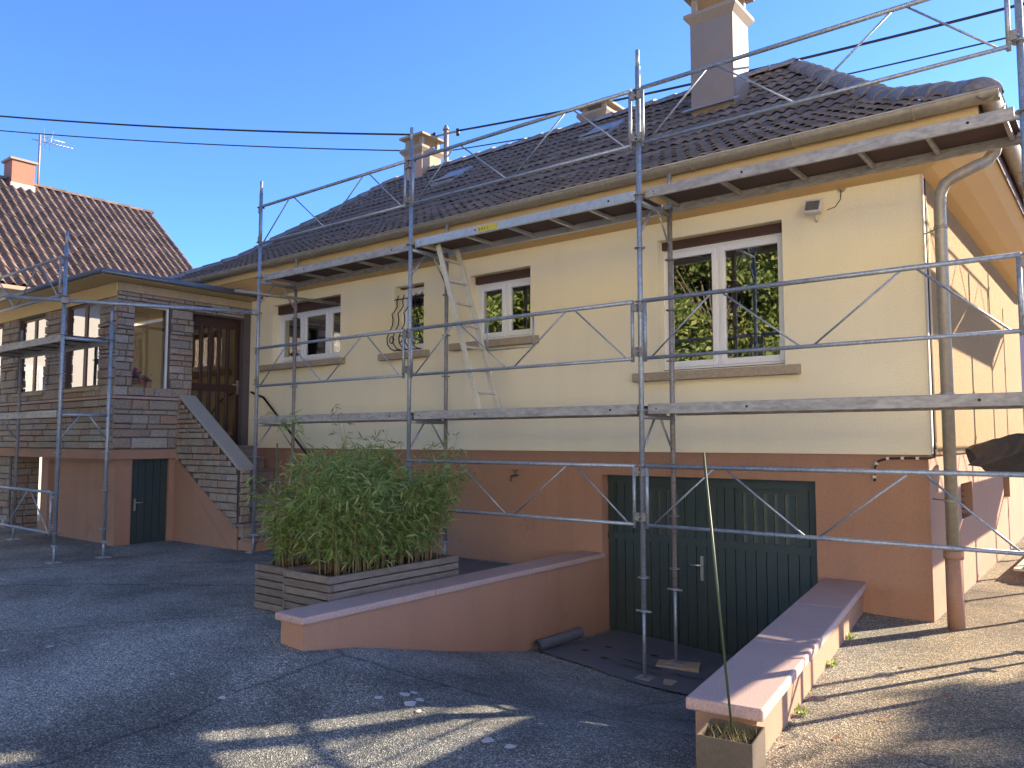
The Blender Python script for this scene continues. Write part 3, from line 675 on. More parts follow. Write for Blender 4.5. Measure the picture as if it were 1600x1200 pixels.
n4 = masonry(sidew, VY - .02, YF - .14, 1.88, 3.42, SDm, cutter([SW, SD]), (.045, .16), (.08, .36))
print('stones', n1, n2, n3, n4)
bx(VL, VX + .05, VY - .05, VY - .001, 1.835, 1.875).build('belt_course', 'coping', ver, bevel=.008)
bx(VX + .001, VX + .05, VY, .04, 1.835, 1.875).build('belt_course', 'coping', ver, bevel=.008)
bx(VL, VX, VY - .02, VY - .001, 3.345, 3.55).build('lintel_band', 'fascia', ver)
bx(VX + .001, VX + .02, VY, YF, 3.425, 3.55).build('lintel_band', 'sill', ver)
# slab, basement
sl = MB().box(VL, VX + .05, VY - .05, YF, .95, 1.088); sl.build('floor_slab', 'plinth', ver)
bw_ = MB(); BD = (-.66, -.09, -.36, .94)
wall_panel(bw_, VY + .07, .002, -.6, .95, [BD], lambda u, v, d: (VX - .03 - d, u, v), .10)
wall_panel(bw_, -10.72, VX - .03, -.6, .95, [(-10.45, -8.35, -.6, .90)], lambda u, v, d: (u, VY + .07 + d, v), .06)
bw_.quad((-10.5, VY + .131, -.6), (-8.3, VY + .131, -.6), (-8.3, VY + .131, .95), (-10.5, VY + .131, .95))
bw_.quad((-10.72, VY + .07, -.6), (-10.72, YF, -.6), (-10.72, YF, .95), (-10.72, VY + .07, .95))
bw_.build('basement_wall', 'plinth', ver)
bd = bx(VX - .12, VX - .09, BD[0], BD[1], -.36, BD[3]).build('basement_door', 'green', ver, label='dark green basement door')
for i in range(5):
    d_ = (BD[1] - BD[0]) / 5; bx(VX - .089, VX - .078, BD[0] + i * d_ + .005, BD[0] + (i + 1) * d_ - .005, -.33, BD[3] - .02).build('board', 'green', bd)
MB().box(VX - .077, VX - .068, -.60, -.57, .18, .36).tube((VX - .07, -.585, .30), (VX - .03, -.585, .30), .008).tube((VX - .03, -.585, .30), (VX - .03, -.48, .30), .008).build('handle', 'chrome', bd)
pil = bx(-12.50, -11.95, VY + .05, VY + .5, -.6, .95).build('pillar', 'mortar', ver)
masonry(pil, -12.50, -11.95, -.35, .94, lambda u, z: Matrix.Translation((u, VY + .05, z)), cutter([]), (.09, .16), (.15, .4))
masonry(pil, VY + .06, VY + .49, -.35, .94, lambda u, z: Matrix.Translation((-11.95, u, z)) @ Matrix.Rotation(math.pi / 2, 4, 'Z'), cutter([]), (.09, .16), (.15, .4))
# windows of the veranda front
def vwin(o, split):
    x0, x1, z0, z1 = o; y = VY + .035; f = MB(); t = .04
    f.box(x0, x0 + t, y, y + .03, z0, z1).box(x1 - t, x1, y, y + .03, z0, z1).box(x0 + t, x1 - t, y, y + .03, z0, z0 + t).box(x0 + t, x1 - t, y, y + .03, z1 - t, z1)
    xm = x0 + (x1 - x0) * split; f.box(xm - .045, xm + .045, y - .004, y + .03, z0 + t, z1 - t)
    fo = f.build('window', 'brownframe', ver)
    for a, b in ((x0 + t, xm - .045), (xm + .045, x1 - t)):
        bx(a, b, y + .010, y + .016, z0 + t, z1 - t).build('pane', 'glass_v', fo)
    bx(x0 - .05, x1 + .05, VY - .07, y, z0 - .05, z0 - .003).build('sill', 'sill', fo)
for o in (F0, F1, F2): vwin(o, .52)
y0, y1, z0, z1 = SW; x = VX - .06; f = MB(); t = .022
f.box(x - .05, x, y0, y0 + t, z0, z1).box(x - .05, x, y1 - t, y1, z0, z1).box(x - .05, x, y0 + t, y1 - t, z0, z0 + t).box(x - .05, x, y0 + t, y1 - t, z1 - t, z1)
sw = f.build('window', 'pvc', ver, label='side picture window of the veranda')
bx(x - .03, x - .024, y0 + t, y1 - t, z0 + t, z1 - t).build('pane', 'glass_side', sw)
# entrance door: brown frame with narrow vertical lights
y0, y1, z0, z1 = SD; x = VX - .10
d = MB(); d.box(x - .06, x, y0, y0 + .06, z0, z1).box(x - .06, x, y1 - .06, y1, z0, z1).box(x - .06, x, y0 + .06, y1 - .06, z1 - .16, z1).box(x - .06, x, y0 + .06, y1 - .06, z0, z0 + .16)
door = d.build('entrance_door', 'brownwood', ver, label='dark brown entrance door with narrow amber lights')
bx(x - .055, x + .012, y0 + .06, y1 - .06, 2.02, 2.14).build('lock_rail', 'brownwood', door)
for k in range(1, 5):
    yy = y0 + .06 + (y1 - y0 - .12) * k / 5
    MB().box(x - .05, x + .006, yy - .022, yy + .022, z0 + .16, 2.02).box(x - .05, x + .006, yy - .022, yy + .022, 2.14, z1 - .16).build('mullion', 'brownwood', door)
for k in range(5):
    a = y0 + .06 + (y1 - y0 - .12) * k / 5
    bx(x - .03, x - .024, a, a + .157, z0 + .16, 2.02).build('pane', 'glass_door', door); bx(x - .03, x - .024, a, a + .157, 2.14, z1 - .16).build('pane', 'glass_door', door)
MB().box(x + .001, x + .01, y1 - .05, y1 - .015, 1.99, 2.22).tube((x, y1 - .033, 2.14), (x + .05, y1 - .033, 2.14), .009).tube((x + .05, y1 - .033, 2.14), (x + .05, y1 - .15, 2.14), .009).build('handle', 'chrome', door)
# interior of the veranda
bx(VL + .1, VX - .25, VY + .3, YF - .02, 1.089, 1.11).build('floor', 'floorin', ver)
bx(VL + .05, VX - .25, YF - .04, YF - .02, 1.11, 3.5).build('back_wall', 'inner', ver)
# roof
vr = MB().box(VL - .3, VX + .30, VY - .37, YF - .001, 3.56, 3.585); vr.build('roof_soffit', 'fascia', ver)
vt = MB().box(VL - .3, VX + .32, VY - .39, YF - .001, 3.59, 3.66).build('roof_edge', 'zinc_dark', ver)
m = MB(); m.path([(VL - .3, VY - .42, 3.60), (VX + .34, VY - .42, 3.60)], .035, 8); m.path([(VX + .35, VY - .42, 3.60), (VX + .35, YF - .02, 3.60)], .035, 8); m.build('gutter', 'zinc_dark', ver)
# flowers behind the side window
fb = thing('flower_box', 'terracotta box of magenta geraniums inside the veranda side window', 'planter', (VX - .25, -.45, 1.99))
bx(VX - .32, VX - .16, -.70, -.34, 1.99, 2.11).build('box', 'terracotta', fb, bevel=.01)
fl = MB(); pt = MB()
for k in range(160):
    c = Vector((VX - .24 + random.gauss(0, .05), -.54 + random.gauss(0, .10), 2.12 + abs(random.gauss(.04, .05))))
    n_ = Vector((random.gauss(0, 1), random.gauss(0, 1), random.gauss(0, 1))).normalized(); a = n_.orthogonal().normalized() * .022; b = n_.cross(a)
    (pt if (k % 3 == 0) else fl).quad(c - a - b, c + a - b, c + a + b, c - a + b)
for k in range(90):
    c = Vector((VX - .24 + random.gauss(0, .045), -.62 + random.gauss(0, .05), 2.22 + random.gauss(.0, .04)))
    n_ = Vector((random.gauss(0, 1), random.gauss(0, 1), random.gauss(0, 1))).normalized(); a = n_.orthogonal().normalized() * .02; b = n_.cross(a); pt.quad(c - a - b, c + a - b, c + a + b, c - a + b)
fl.build('foliage', 'leaf', fb); pt.build('flowers', 'magenta', fb)

# ---------------------------------------------------------------- staircase
st = thing('staircase', 'stone-faced outdoor staircase with sloping grey coping up to the veranda door', 'staircase', (-6.9, .6, -.3))
gz0 = -.31; nst = 8; rise = (1.14 - gz0) / nst
for i in range(nst):
    xn = -6.03 - .262 * i; zt_ = gz0 + rise * (i + 1); y0 = .02 if i < 2 else .205
    bx(-8.09, xn - .02, y0 + .01, YF - .005, zt_ - rise - .002, zt_ - .045).build('riser', 'plinth' if i < 1 else 'stone', st)
    bx(xn - .30 if i < nst - 1 else -8.09, xn + .015, y0 - .015, YF - .004, zt_ - .044, zt_).build('tread', 'step', st, bevel=.008)
cz = lambda x_: 1.85 - (x_ + 7.97) * .653
sx0, sx1 = -8.09, -6.42
stw = MB().prism([(sx0, .02, -.6), (sx1, .02, -.6), (sx1, .02, cz(sx1)), (-7.97, .02, cz(-7.97)), (sx0, .02, cz(-7.97))], (0, .18, 0)).build('stringer_wall', 'mortar', st)
lo = lambda x_: 0.98 - (x_ + 8.05) * .62
under = MB(); under.prism([(sx0 - .07, .0, .97), (sx0 - .07, .0, -.6), (sx1 + .005, .0, -.6), (sx1 + .005, .0, -.02)], (0, .019, 0)); 
# recess below the flight
und2 = MB().prism([(sx0 + .02, -.004, -.6), (sx0 + .02, -.004, .86), (-6.55, -.004, -.32), (-6.55, -.004, -.6)], (0, .003, 0))
under.build('stringer_render', 'plinth', st); und2.build('understair_panel', 'plinth', st)
def stblock(a, b, z0_, z1_):
    zc = (z0_ + z1_) / 2; r_ = []
    xt = -7.97 + (1.85 - z1_) / .653 - .01                 # coping cuts the top
    xb = -8.05 + (0.98 - zc) / .62                         # rendered part below
    a2, b2 = max(a, xb), min(b, xt if z1_ > cz(sx1) else sx1)
    return [(a2, b2)] if b2 > a2 else []
masonry(st, sx0, sx1, .0, 1.84, lambda u_, z: Matrix.Translation((u_, .0, z)), stblock, (.055, .14), (.07, .28))
masonry(stw, .03, .19, gz0 + rise * 2 + .01, cz(sx1) - .01, lambda u_, z: Matrix.Translation((sx1, u_, z)) @ Matrix.Rotation(math.pi / 2, 4, 'Z'), cutter([]), (.07, .13), (.08, .2))
for a, b in ((-8.02, -7.18), (-7.172, -6.36)):
    MB().prism([(a, -.03, cz(a)), (b, -.03, cz(b)), (b, -.03, cz(b) + .045), (a, -.03, cz(a) + .045)], (0, .27, 0)).build('coping', 'coping_grey', st, bevel=.006)
hr = [(-7.95, 1.19, 2.02), (-7.6, 1.19, 1.92), (-6.2, 1.19, .82)]
MB().path(hr, .017, 8).tube((-7.6, 1.19, 1.9), (-7.6, YF, 1.86), .01, 6).tube((-6.4, 1.19, .98), (-6.4, YF, .95), .01, 6).build('handrail', 'iron', st)

# ---------------------------------------------------------------- ramp walls
def ramp_wall(name, label, c0, c1, th, zt, over, thick):
    t = thing(name, label, 'wall', (*[(a + b) / 2 for a, b in zip(c0, c1)], -.5))
    p, q = Vector((*c0, 0)), Vector((*c1, 0)); d = (q - p).normalized(); n_ = Vector((-d.y, d.x, 0))
    a = [p + n_ * th / 2, q + n_ * th / 2, q - n_ * th / 2, p - n_ * th / 2]
    MB().prism([(v.x, v.y, -1.3) for v in a], (0, 0, zt - thick + 1.3 - .001)).build('wall_body', 'plinth', t)
    L_ = (q - p).length; k = 3; e = p - d * over
    tot = L_ + over - .002
    for i in range(k):
        s0 = e + d * (tot * i / k + (.002 if i else 0)); s1 = e + d * (tot * (i + 1) / k - .002); w_ = th / 2 + over
        b = [s0 + n_ * w_, s1 + n_ * w_, s1 - n_ * w_, s0 - n_ * w_]
        MB().prism([(v.x, v.y, zt - thick) for v in b], (0, 0, thick)).build('coping', 'coping', t, bevel=.012)
    return t
ramp_wall('ramp_wall', 'low terracotta ramp wall with pink coping in front of the bamboo planters', (-1.34, -2.78), (-1.34, YF + .028), .26, -.03, .035, .055)
ramp_wall('ramp_wall', 'low sunlit terracotta ramp wall with pink coping right of the garage', (rw_x(-2.60), -2.60), (rw_x(YF), YF + .028), .30, -.045, .04, .06)

# ---------------------------------------------------------------- scaffold
S3 = 3.0053
def frame_column(x, label, y0, y1, zb, zt, kz, knees, ring_off=0.0, jack=(.32, .32), old_inner=True, spig=(.16, .16), group='scaffold upright frames'):
    t = thing('scaffold_stand', label, 'scaffold frame', (x, (y0 + y1) / 2, min(zb)), group)
    for i, y in enumerate((y0, y1)):
        m = MB(); m.tube((x, y, zb[i] + jack[i]), (x, y, zt[i] - spig[i]), .0242, 12); m.tube((x, y, zt[i] - spig[i] - .01), (x, y, zt[i]), .019, 12)
        post = m.build('post', 'steel_old' if (i and old_inner) else 'steel', t)
        k = math.ceil((zb[i] + jack[i] + .08 - ring_off) / .5)
        while k * .5 + ring_off < zt[i] - spig[i] + .02:
            z = k * .5 + ring_off; MB().tube((x, y, z - .005), (x, y, z + .005), .052, 12).build('rosette', 'steel_old' if (i and old_inner) else 'steel', post); k += 1
        j = MB().tube((x, y, zb[i] + .008), (x, y, zb[i] + jack[i] + .03), .017, 10).build('base_jack', 'steel', t)
        MB().tube((x, y, zb[i] + jack[i] - .022), (x, y, zb[i] + jack[i] - .001), .036, 8).obar((x - .075, y, zb[i] + jack[i] - .012), (x + .075, y, zb[i] + jack[i] - .012), .022, .014).build('jack_nut', 'steel', j)
        bx(x - .075, x + .075, y - .075, y + .075, zb[i] + .001, zb[i] + .009).build('base_plate', 'alu', j)
    for z in kz:
        MB().tube((x, y0 + .02, z), (x, y1 - .02, z), .021, 10).build('transom', 'steel', t)
    for z in knees:
        w_ = y1 - y0
        MB().tube((x, y0 + .02, z - .30), (x, y0 + w_ * .40, z - .01), .011, 8).build('knee_brace', 'steel', t)
        MB().tube((x, y1 - .02, z - .30), (x, y1 - w_ * .40, z - .01), .011, 8).build('knee_brace', 'steel', t)
    return t
W = .615
frame_column(-2 * S3, 'galvanised scaffold frame beside the foot of the stone stairs', 0, W, (ground(-6, 0), -.30), (4.88, 3.88), (3.44, 1.44), (1.44, 3.44), 0, (.25, .25))
frame_column(-S3, 'galvanised scaffold frame rising behind the bamboo', 0, W, (ground(-3, 0), ground(-3, .6)), (4.90, 3.87), (3.44, 1.44), (1.44, 3.44), 0, (.3, .3))
f3 = frame_column(0, 'galvanised scaffold frame standing in front of the garage door', 0, W, (-.885, -.885), (4.89, 3.87), (3.44, 1.44), (1.44, 3.44), 0, (.60, .70))
frame_column(S3, 'galvanised scaffold frame at the right edge by the house corner', 0, W, (ground(3, 0), ground(3, .6)), (5.2, 3.87), (3.44, 1.44), (1.44, 3.44), 0, (.3, .3), spig=(.1, .16))
# timber pads under the garage frame
for (cx, cy, a, h, lx, ly) in ((.03, .60, .35, .045, .40, .22), (.10, .02, .15, .03, .34, .16)):
    m = MB().box(-lx / 2, lx / 2, -ly / 2, ly / 2, 0, h); Rm = Matrix.Translation((cx, cy, -.886 - h)) @ Matrix.Rotation(a, 4, 'Z'); m.v = [tuple(Rm @ Vector(v)) for v in m.v]
    tag(m.build('timber_pad', 'board', bevel=.004), 'thick timber offcut under the scaffold foot nearest the garage door' if cy > .3 else 'thin timber offcut under the front scaffold foot by the garage', 'timber', 'timber pads under scaffold feet')
def guard_panel(p0, p1, zt, zb, label, short=False, y=-.04, group='scaffold guardrail panels'):
    p0, p1 = Vector((*p0, 0)), Vector((*p1, 0)); d = (p1 - p0); L_ = d.length; d.normalize()
    t = thing('guardrail_panel', label, 'guardrail', tuple(p0 + Vector((0, 0, zb))), group)
    A = lambda s, z: p0 + d * s + Vector((0, 0, z))
    MB().tube(A(.055, zt - .005), A(L_ - .055, zt - .005), .0195, 10).build('top_rail', 'steel', t)
    MB().tube(A(.055, zb - .03), A(L_ - .055, zb - .03), .0165, 10).build('bottom_rail', 'steel', t)
    for s in (.065, L_ - .065):
        MB().tube(A(s, zb - .06), A(s, zt + .01), .0165, 10).build('end_post', 'steel', t)
        MB().tube(A(s, zt - .06), A(s + (.065 if s > 1 else -.065), zt - .06), .010, 6).tube(A(s, zb + .04), A(s + (.065 if s > 1 else -.065), zb + .04), .010, 6).build('hook', 'steel', t)
        for zz_ in (zt - .06, zb + .04):
            c_ = A(s + (.03 if s > 1 else -.03), zz_); MB().obar(c_ - Vector((0, 0, .035)), c_ + Vector((0, 0, .035)), .034, .042, tuple(d)).build('wedge_coupler', 'steel_old', t)
    us = (.04, .235, .265, .485, .515, .735, .765, .96); zz = (zb - .03, zt - .01)
    for (a, b) in ((0, 1), (3, 2), (4, 5), (7, 6)):
        MB().tube(A(us[a] * L_, zz[0]), A(us[b] * L_, zz[1]), .0085, 8).build('brace', 'steel', t)
    if short:
        for s in (.40, .60): MB().tube(A(s * L_, zt - .02), A(s * L_, zt - .33), .010, 8).build('stay', 'steel', t)
        MB().tube(A(.40 * L_, zt - .33), A(.60 * L_, zt - .33), .008, 8).build('stay', 'steel', t)
    return t
bays = [(-2 * S3, -S3, 'left'), (-S3, 0, 'middle'), (0, S3, 'right')]
for i, (a, b, nm) in enumerate(bays):
    guard_panel((a, -.035), (b, -.035), 4.5, 4.0, 'galvanised guardrail panel level with the roof tiles in the %s bay' % nm)
    guard_panel((a, -.035), (b, -.035), 2.5, 2.0, 'galvanised guardrail panel crossing the windows in the %s bay' % nm, short=(i == 1))
    if i: guard_panel((a, -.035), (b, -.035), 1.0, .5, 'low galvanised guardrail panel in front of the plinth in the %s bay' % nm)
def deck(p0, p1, z, w_, label, mside='alu_old', side=1, sticker=False):
    """scaffold platform from p0 to p1 (outer edge), w_ deep; side=+1: depth to the left of the direction"""
    p0, p1 = Vector((*p0, 0)), Vector((*p1, 0)); d = (p1 - p0).normalized(); L_ = (p1 - p0).length; n_ = Vector((-d.y, d.x, 0)) * side
    t = thing('scaffold_deck', label, 'scaffold deck', tuple((p0 + p1) / 2 + Vector((0, 0, z - .07))), 'scaffold decks')
    e = .055; A = lambda s, v: p0 + d * s + n_ * v
    for v in (.02, w_ - .02):
        q = MB().obar(A(e, v) + Vector((0, 0, z - .02)), A(L_ - e, v) + Vector((0, 0, z - .02)), .03, .095).build('side_channel', mside, t, bevel=.006)
        if v < .1:
            for s in (.14, .98, L_ - .34):
                c = A(s, v - .0155) + Vector((0, 0, z - .02)); MB().tube(c - n_ * .002, c + n_ * .004, .011 if s > .9 else .007, 10).build('hole', 'iron', q)
    MB().obar(A(e + .01, w_ / 2) + Vector((0, 0, z + .012)), A(L_ - e - .01, w_ / 2) + Vector((0, 0, z + .012)), w_ - .072, .012).build('panel', 'ply', t)
    for s in (.12, .75, 1.35, 1.9, L_ - .62, L_ - .12):
        MB().obar(A(s, .036) + Vector((0, 0, z - .02)), A(s, w_ - .036) + Vector((0, 0, z - .02)), .03, .035).build('cross_rib', mside, t)
    for s in (.02, L_ - .02):
        for v in (.09, w_ - .09): MB().obar(A(s, v) + Vector((0, 0, z - .035)), A(e + .03 if s < 1 else L_ - e - .03, v) + Vector((0, 0, z - .015)), .035, .03).build('hook', 'steel', t)
    if sticker:
        q = p0 + d * 1.02 - n_ * .0005; s_ = MB().quad(*[q + d * a + Vector((0, 0, z - .02 + b)) + n_ * .002 for a, b in ((0, -.033), (.27, -.033), (.27, .033), (0, .033))]).build('sticker', 'sticker', t)
        m = MB()
        for a, wd, hh in ((.02, .012, .03), (.05, .008, .022), (.065, .010, .022), (.09, .018, .016), (.13, .014, .018)):
            m.quad(*[q + d * aa + Vector((0, 0, z - .02 + b)) + n_ * .001 for aa, b in ((a, -hh / 2), (a + wd, -hh / 2), (a + wd * .8, hh / 2), (a, hh / 2))])
        m.build('sticker_print', 'ink', t)
    return t
DK = .60
deck((-2 * S3, .01), (-S3, .01), 3.51, DK, 'weathered scaffold deck under the eaves left of the ladder')
deck((-S3, .01), (0, .01), 3.53, DK, 'bright aluminium scaffold deck with a yellow sticker above the ladder', 'alu', sticker=True)
deck((0, .01), (S3, .01), 3.53, DK, 'weathered scaffold deck under the eaves above the wide window')
deck((-2 * S3, .01), (-S3, .01), 1.53, DK, 'grey scaffold deck just above the bamboo', 'alu_old')
deck((-S3, .01), (0, .01), 1.53, DK, 'weathered scaffold deck under the foot of the ladder')
deck((0, .01), (S3, .01), 1.53, DK, 'weathered scaffold deck below the wide window')
# gable side run (right of the house, its shadows fall on the side wall)
GX0, GX1 = 3.13, 3.86
for i, y in enumerate((2.62, 5.62, 8.62)):
    t = thing('scaffold_stand', 'galvanised scaffold frame along the sunlit side wall, %s from the street' % ('nearest', 'second', 'farthest')[i], 'scaffold frame', (GX0, y, -.3), 'scaffold upright frames')
    for x in (GX0, GX1):
        zt_ = 4.9 if x == GX1 else 3.87
        po = MB().tube((x, y, ground(x, y) + .01), (x, y, zt_), .0242, 12).build('post', 'steel', t)
        for k in range(0, 10):
            if k * .5 < zt_: MB().tube((x, y, k * .5 - .005), (x, y, k * .5 + .005), .052, 10).build('rosette', 'steel', po)
        bx(x - .075, x + .075, y - .075, y + .075, ground(x, y) + .001, ground(x, y) + .01).build('base_plate', 'alu', t)
    for z in (3.44, 1.44): MB().tube((GX0, y, z), (GX1, y, z), .021).build('transom', 'steel', t)
for i, (y0, y1) in enumerate(((-.38, 2.62), (2.62, 5.62), (5.62, 8.62))):
    nm = ('nearest the street', 'in the middle', 'at the far end')[i]
    deck((GX1 - .01, y0), (GX1 - .01, y1), 3.53, .72, 'upper scaffold deck along the sunlit side wall, ' + nm)
    deck((GX1 - .01, y0), (GX1 - .01, y1), 1.53, .72, 'lower scaffold deck along the sunlit side wall, ' + nm)
    if i:
        for zt_, zb_, lv in ((4.5, 4.0, 'top'), (2.5, 2.0, 'middle')):
            guard_panel((GX1 + .035, y0), (GX1 + .035, y1), zt_, zb_, '%s guardrail panel along the sunlit side wall, %s' % (lv, nm))
# tower in front of the veranda
TO = .07; TX = -7.13
frame_column(TX, 'scaffold tower frame at the veranda corner, outer of the two visible', -2.09, -1.49, (ground(TX, -2.09), ground(TX, -1.49)), (3.89, 2.95), (1.55, 2.53), (1.55,), TO, (.22, .22), False)
frame_column(TX - 3.0, 'scaffold tower frame before the left veranda window', -2.09, -1.49, (ground(-10.1, -2.09), ground(-10.1, -1.49)), (3.89, 2.95), (1.55, 2.53), (1.55,), TO, (.22, .22), True)
deck((TX - 3.0, -2.08), (TX, -2.08), 2.56, DK, 'grey scaffold deck crossing the veranda windows', 'alu_old')
guard_panel((TX - 3.0, -2.125), (TX, -2.125), .58, .10, 'low guardrail panel on the veranda scaffold tower')
guard_panel((TX - 3.0, -2.125), (TX, -2.125), 3.57, 3.10, 'upper guardrail panel on the veranda scaffold tower')
MB_ = MB().obar((TX - 3.0, -2.11, 1.56), (TX - .02, -2.11, 1.56), .03, .085)
tag(MB_.build('scaffold_ledger', 'alu_old'), 'flat grey ledger beam low across the stone veranda wall', 'scaffold beam')
q = Vector((-1.10, -2.09, 0)).normalized(); a = Vector((-2 * S3, -.06, 3.0)); t = thing('tie_tube', 'long galvanised tube linking the veranda tower to the main scaffold', 'scaffold tube', tuple(a))
MB().tube(a - q * .05, a + q * 2.95, .0242, 12).build('tube', 'steel', t)
for s in (.0, 2.30): MB().obar(a + q * (s - .04), a + q * (s + .04), .08, .07).build('coupler', 'steel_old', t)
t = thing('tie_tube', 'dark tie tube running from the scaffold to the wall above the three-light window', 'scaffold tube', (-6, .4, 3.2))
MB().tube((-6.05, -.35, 3.27), (-5.80, 1.18, 3.27), .0242, 12).build('tube', 'steel_old', t); MB().tube((-5.80, 1.18, 3.27), (-5.78, 1.249, 3.27), .009, 6).build('wall_hook', 'steel_old', t)

# ladder inside the middle bay
lad = thing('ladder', 'aluminium access ladder leaning between the two scaffold decks', 'ladder', (-2.04, .28, 1.55))
b0, t0 = Vector((-2.045, 0, 1.553)), Vector((-2.68, 0, 3.47))
for y in (.12, .45): MB().obar((b0.x, y, b0.z), (t0.x, y, t0.z), .026, .062, (1, 0, 0)).build('rail', 'ladder', lad, bevel=.004)
for k in range(7):
    f_ = .10 + .135 * k; c = b0.lerp(t0, f_); MB().obar((c.x, .134, c.z), (c.x, .436, c.z), .055, .022, (0, 0, 1)).build('rung', 'alu', lad)

# ---------------------------------------------------------------- planters and bamboo
def planter(x0, x1, y0, y1, z0, z1, n, label):
    t = thing('timber_planter', label, 'planter', ((x0 + x1) / 2, (y0 + y1) / 2, z0), 'timber planters'); h = (z1 - z0) / n; th = .04
    for k in range(n):
        a, b = z0 + k * h + .005, z0 + (k + 1) * h - .005; e = .03 if k % 2 else 0.0
        J = lambda: random.uniform(-.003, .003)
        o = k % 2; bx(x0 + J() + th * o, x1 + J() - th * o, y0 + J(), y0 + th, a, b).build('board', 'planter', t, bevel=.005)
        bx(x0 + J() + th * o, x1 + J() - th * o, y1 - th, y1, a, b).build('board', 'planter', t, bevel=.005)
        bx(x0 + J(), x0 + th - .001, y0 + (th + .004) * (1 - o), y1 - (th + .004) * (1 - o), a, b).build('board', 'planter', t, bevel=.005)
        bx(x1 - th + .001, x1 + J(), y0 + (th + .004) * (1 - o), y1 - (th + .004) * (1 - o), a, b).build('board', 'planter', t, bevel=.005)
    bx(x0 + th, x1 - th, y0 + th, y1 - th, z0 + .02, z1 - .05).build('soil', 'soil', t)
    return t
PZ = ground(-2, -1.8) + .002
planter(-2.68, -2.24, -2.20, -.70, PZ, PZ + .39, 6, 'grey timber planter farther from the ramp wall')
planter(-2.20, -1.58, -2.25, -.72, PZ, PZ + .39, 6, 'grey timber planter directly behind the ramp wall')
def bamboo(label, x0, x1, y0, y1, n, zb, hgt, seed):
    rnd = random.Random(seed); t = thing('bamboo', label, 'bamboo', ((x0 + x1) / 2, (y0 + y1) / 2, zb), 'potted bamboo')
    cu = MB(); lf = MB(); cx, cy = (x0 + x1) / 2, (y0 + y1) / 2
    for i in range(n):
        p = Vector((rnd.uniform(x0, x1), rnd.uniform(y0, y1), zb))
        lump = .80 + .20 * math.sin(p.y * 4.2 + seed) * math.cos(p.x * 6 + seed * 2)
        h = hgt * rnd.uniform(.58, 1.0) * lump
        wisp = rnd.random() < .06
        if wisp: h *= 1.35
        lean = Vector(((p.x - cx) * .45 + rnd.gauss(0, .13), (p.y - cy) * .22 + rnd.gauss(0, .14), 0))
        pts = [p + lean * (s * s) * h * 1.15 + Vector((0, 0, h * s * (1 - .25 * s * lean.length))) for s in (0, .25, .5, .75, 1.0)]
        cu.path(pts, [.006, .005, .0045, .003, .0015], 4, False)
        for k in range(16 if wisp else int(40 * h / hgt)):
            s = rnd.uniform(.16, 1.03) ** .8; j = min(3, int(s * 4)); b = pts[j].lerp(pts[j + 1], min(1.2, s * 4 - j))
            tw = Vector((rnd.gauss(0, 1), rnd.gauss(0, 1), rnd.uniform(-.2, .7))).normalized()
            br = b + tw * rnd.uniform(.02, .13)
            for q_ in range(rnd.choice((3, 4, 5))):
                d = (tw * .8 + Vector((rnd.gauss(0, .7), rnd.gauss(0, .7), rnd.gauss(-.15, .5)))).normalized(); ln = rnd.uniform(.05, .125); wd = ln * rnd.uniform(.05, .08)
                sd = d.cross(Vector((rnd.gauss(0, .8), rnd.gauss(0, .8), 1))).normalized() * wd; dr = Vector((0, 0, -ln * rnd.uniform(.0, .4)))
                m1 = br + d * ln * .35; m2 = br + d * ln * .7 + dr * .4; e = br + d * ln + dr
                lf.add([br, m1 + sd, m2 + sd * .7, e, m2 - sd * .7, m1 - sd], [(0, 1, 2, 3, 4, 5)])
    cu.build('culms', 'culm', t); lf.build('foliage', 'leaf', t); return t
bamboo('dense green bamboo in the planter farther from the ramp wall', -2.60, -2.30, -2.1, -.8, 120, PZ + .30, 1.28, 3)
bamboo('dense green bamboo in the planter directly behind the ramp wall', -2.12, -1.66, -2.1, -.78, 160, PZ + .30, 1.30, 5)
tag(MB().tube((-2.62, -2.05, PZ + .3), (-2.53, -2.10, 1.20), .007, 8).build('plant_stake', 'stake'), 'thin green stake standing in the bamboo', 'stake')
# metal pot with stake at the end of the right-hand ramp wall
pt_ = thing('plant_pot', 'square metal pot of dry grass at the end of the sunlit ramp wall', 'pot', (1.97, -2.83, -.42))
Rm = Matrix.Translation((1.985, -2.80, 0)) @ Matrix.Rotation(rad(8), 4, 'Z')
def rb(mb): mb.v = [tuple(Rm @ Vector(v)) for v in mb.v]; return mb
pzb, pzt = ground(1.98, -2.8), -.105; hw = .125
for (a, b, c, d) in ((-hw, hw, -hw, -hw + .006), (-hw, hw, hw - .006, hw), (-hw, -hw + .006, -hw + .006, hw - .006), (hw - .006, hw, -hw + .006, hw - .006)):
    rb(MB().box(a, b, c, d, pzb, pzt)).build('side', 'pot', pt_)
rb(MB().box(-hw + .007, hw - .007, -hw + .007, hw - .007, pzb, pzt - .04)).build('soil', 'soil', pt_)
gs = MB(); rnd = random.Random(4)
for k in range(260):
    b = Vector((rnd.uniform(-hw, hw) * .9, rnd.uniform(-hw, hw) * .9, pzt - .04)); d = Vector((rnd.gauss(0, .5), rnd.gauss(0, .5), 1)).normalized() * rnd.uniform(.03, .09); s_ = Vector((rnd.gauss(0, 1), rnd.gauss(0, 1), 0)).normalized() * .0025
    gs.add([b - s_, b + s_, b + d + Vector((0, 0, -.01))], [(0, 1, 2)])
rb(gs).build('dry_grass', 'grass', pt_)
tag(MB().tube((1.985, -2.78, pzt - .05), (1.90, -2.86, 1.17), .0065, 8).build('plant_stake', 'stake'), 'tall thin green stake leaning from the metal pot', 'stake')

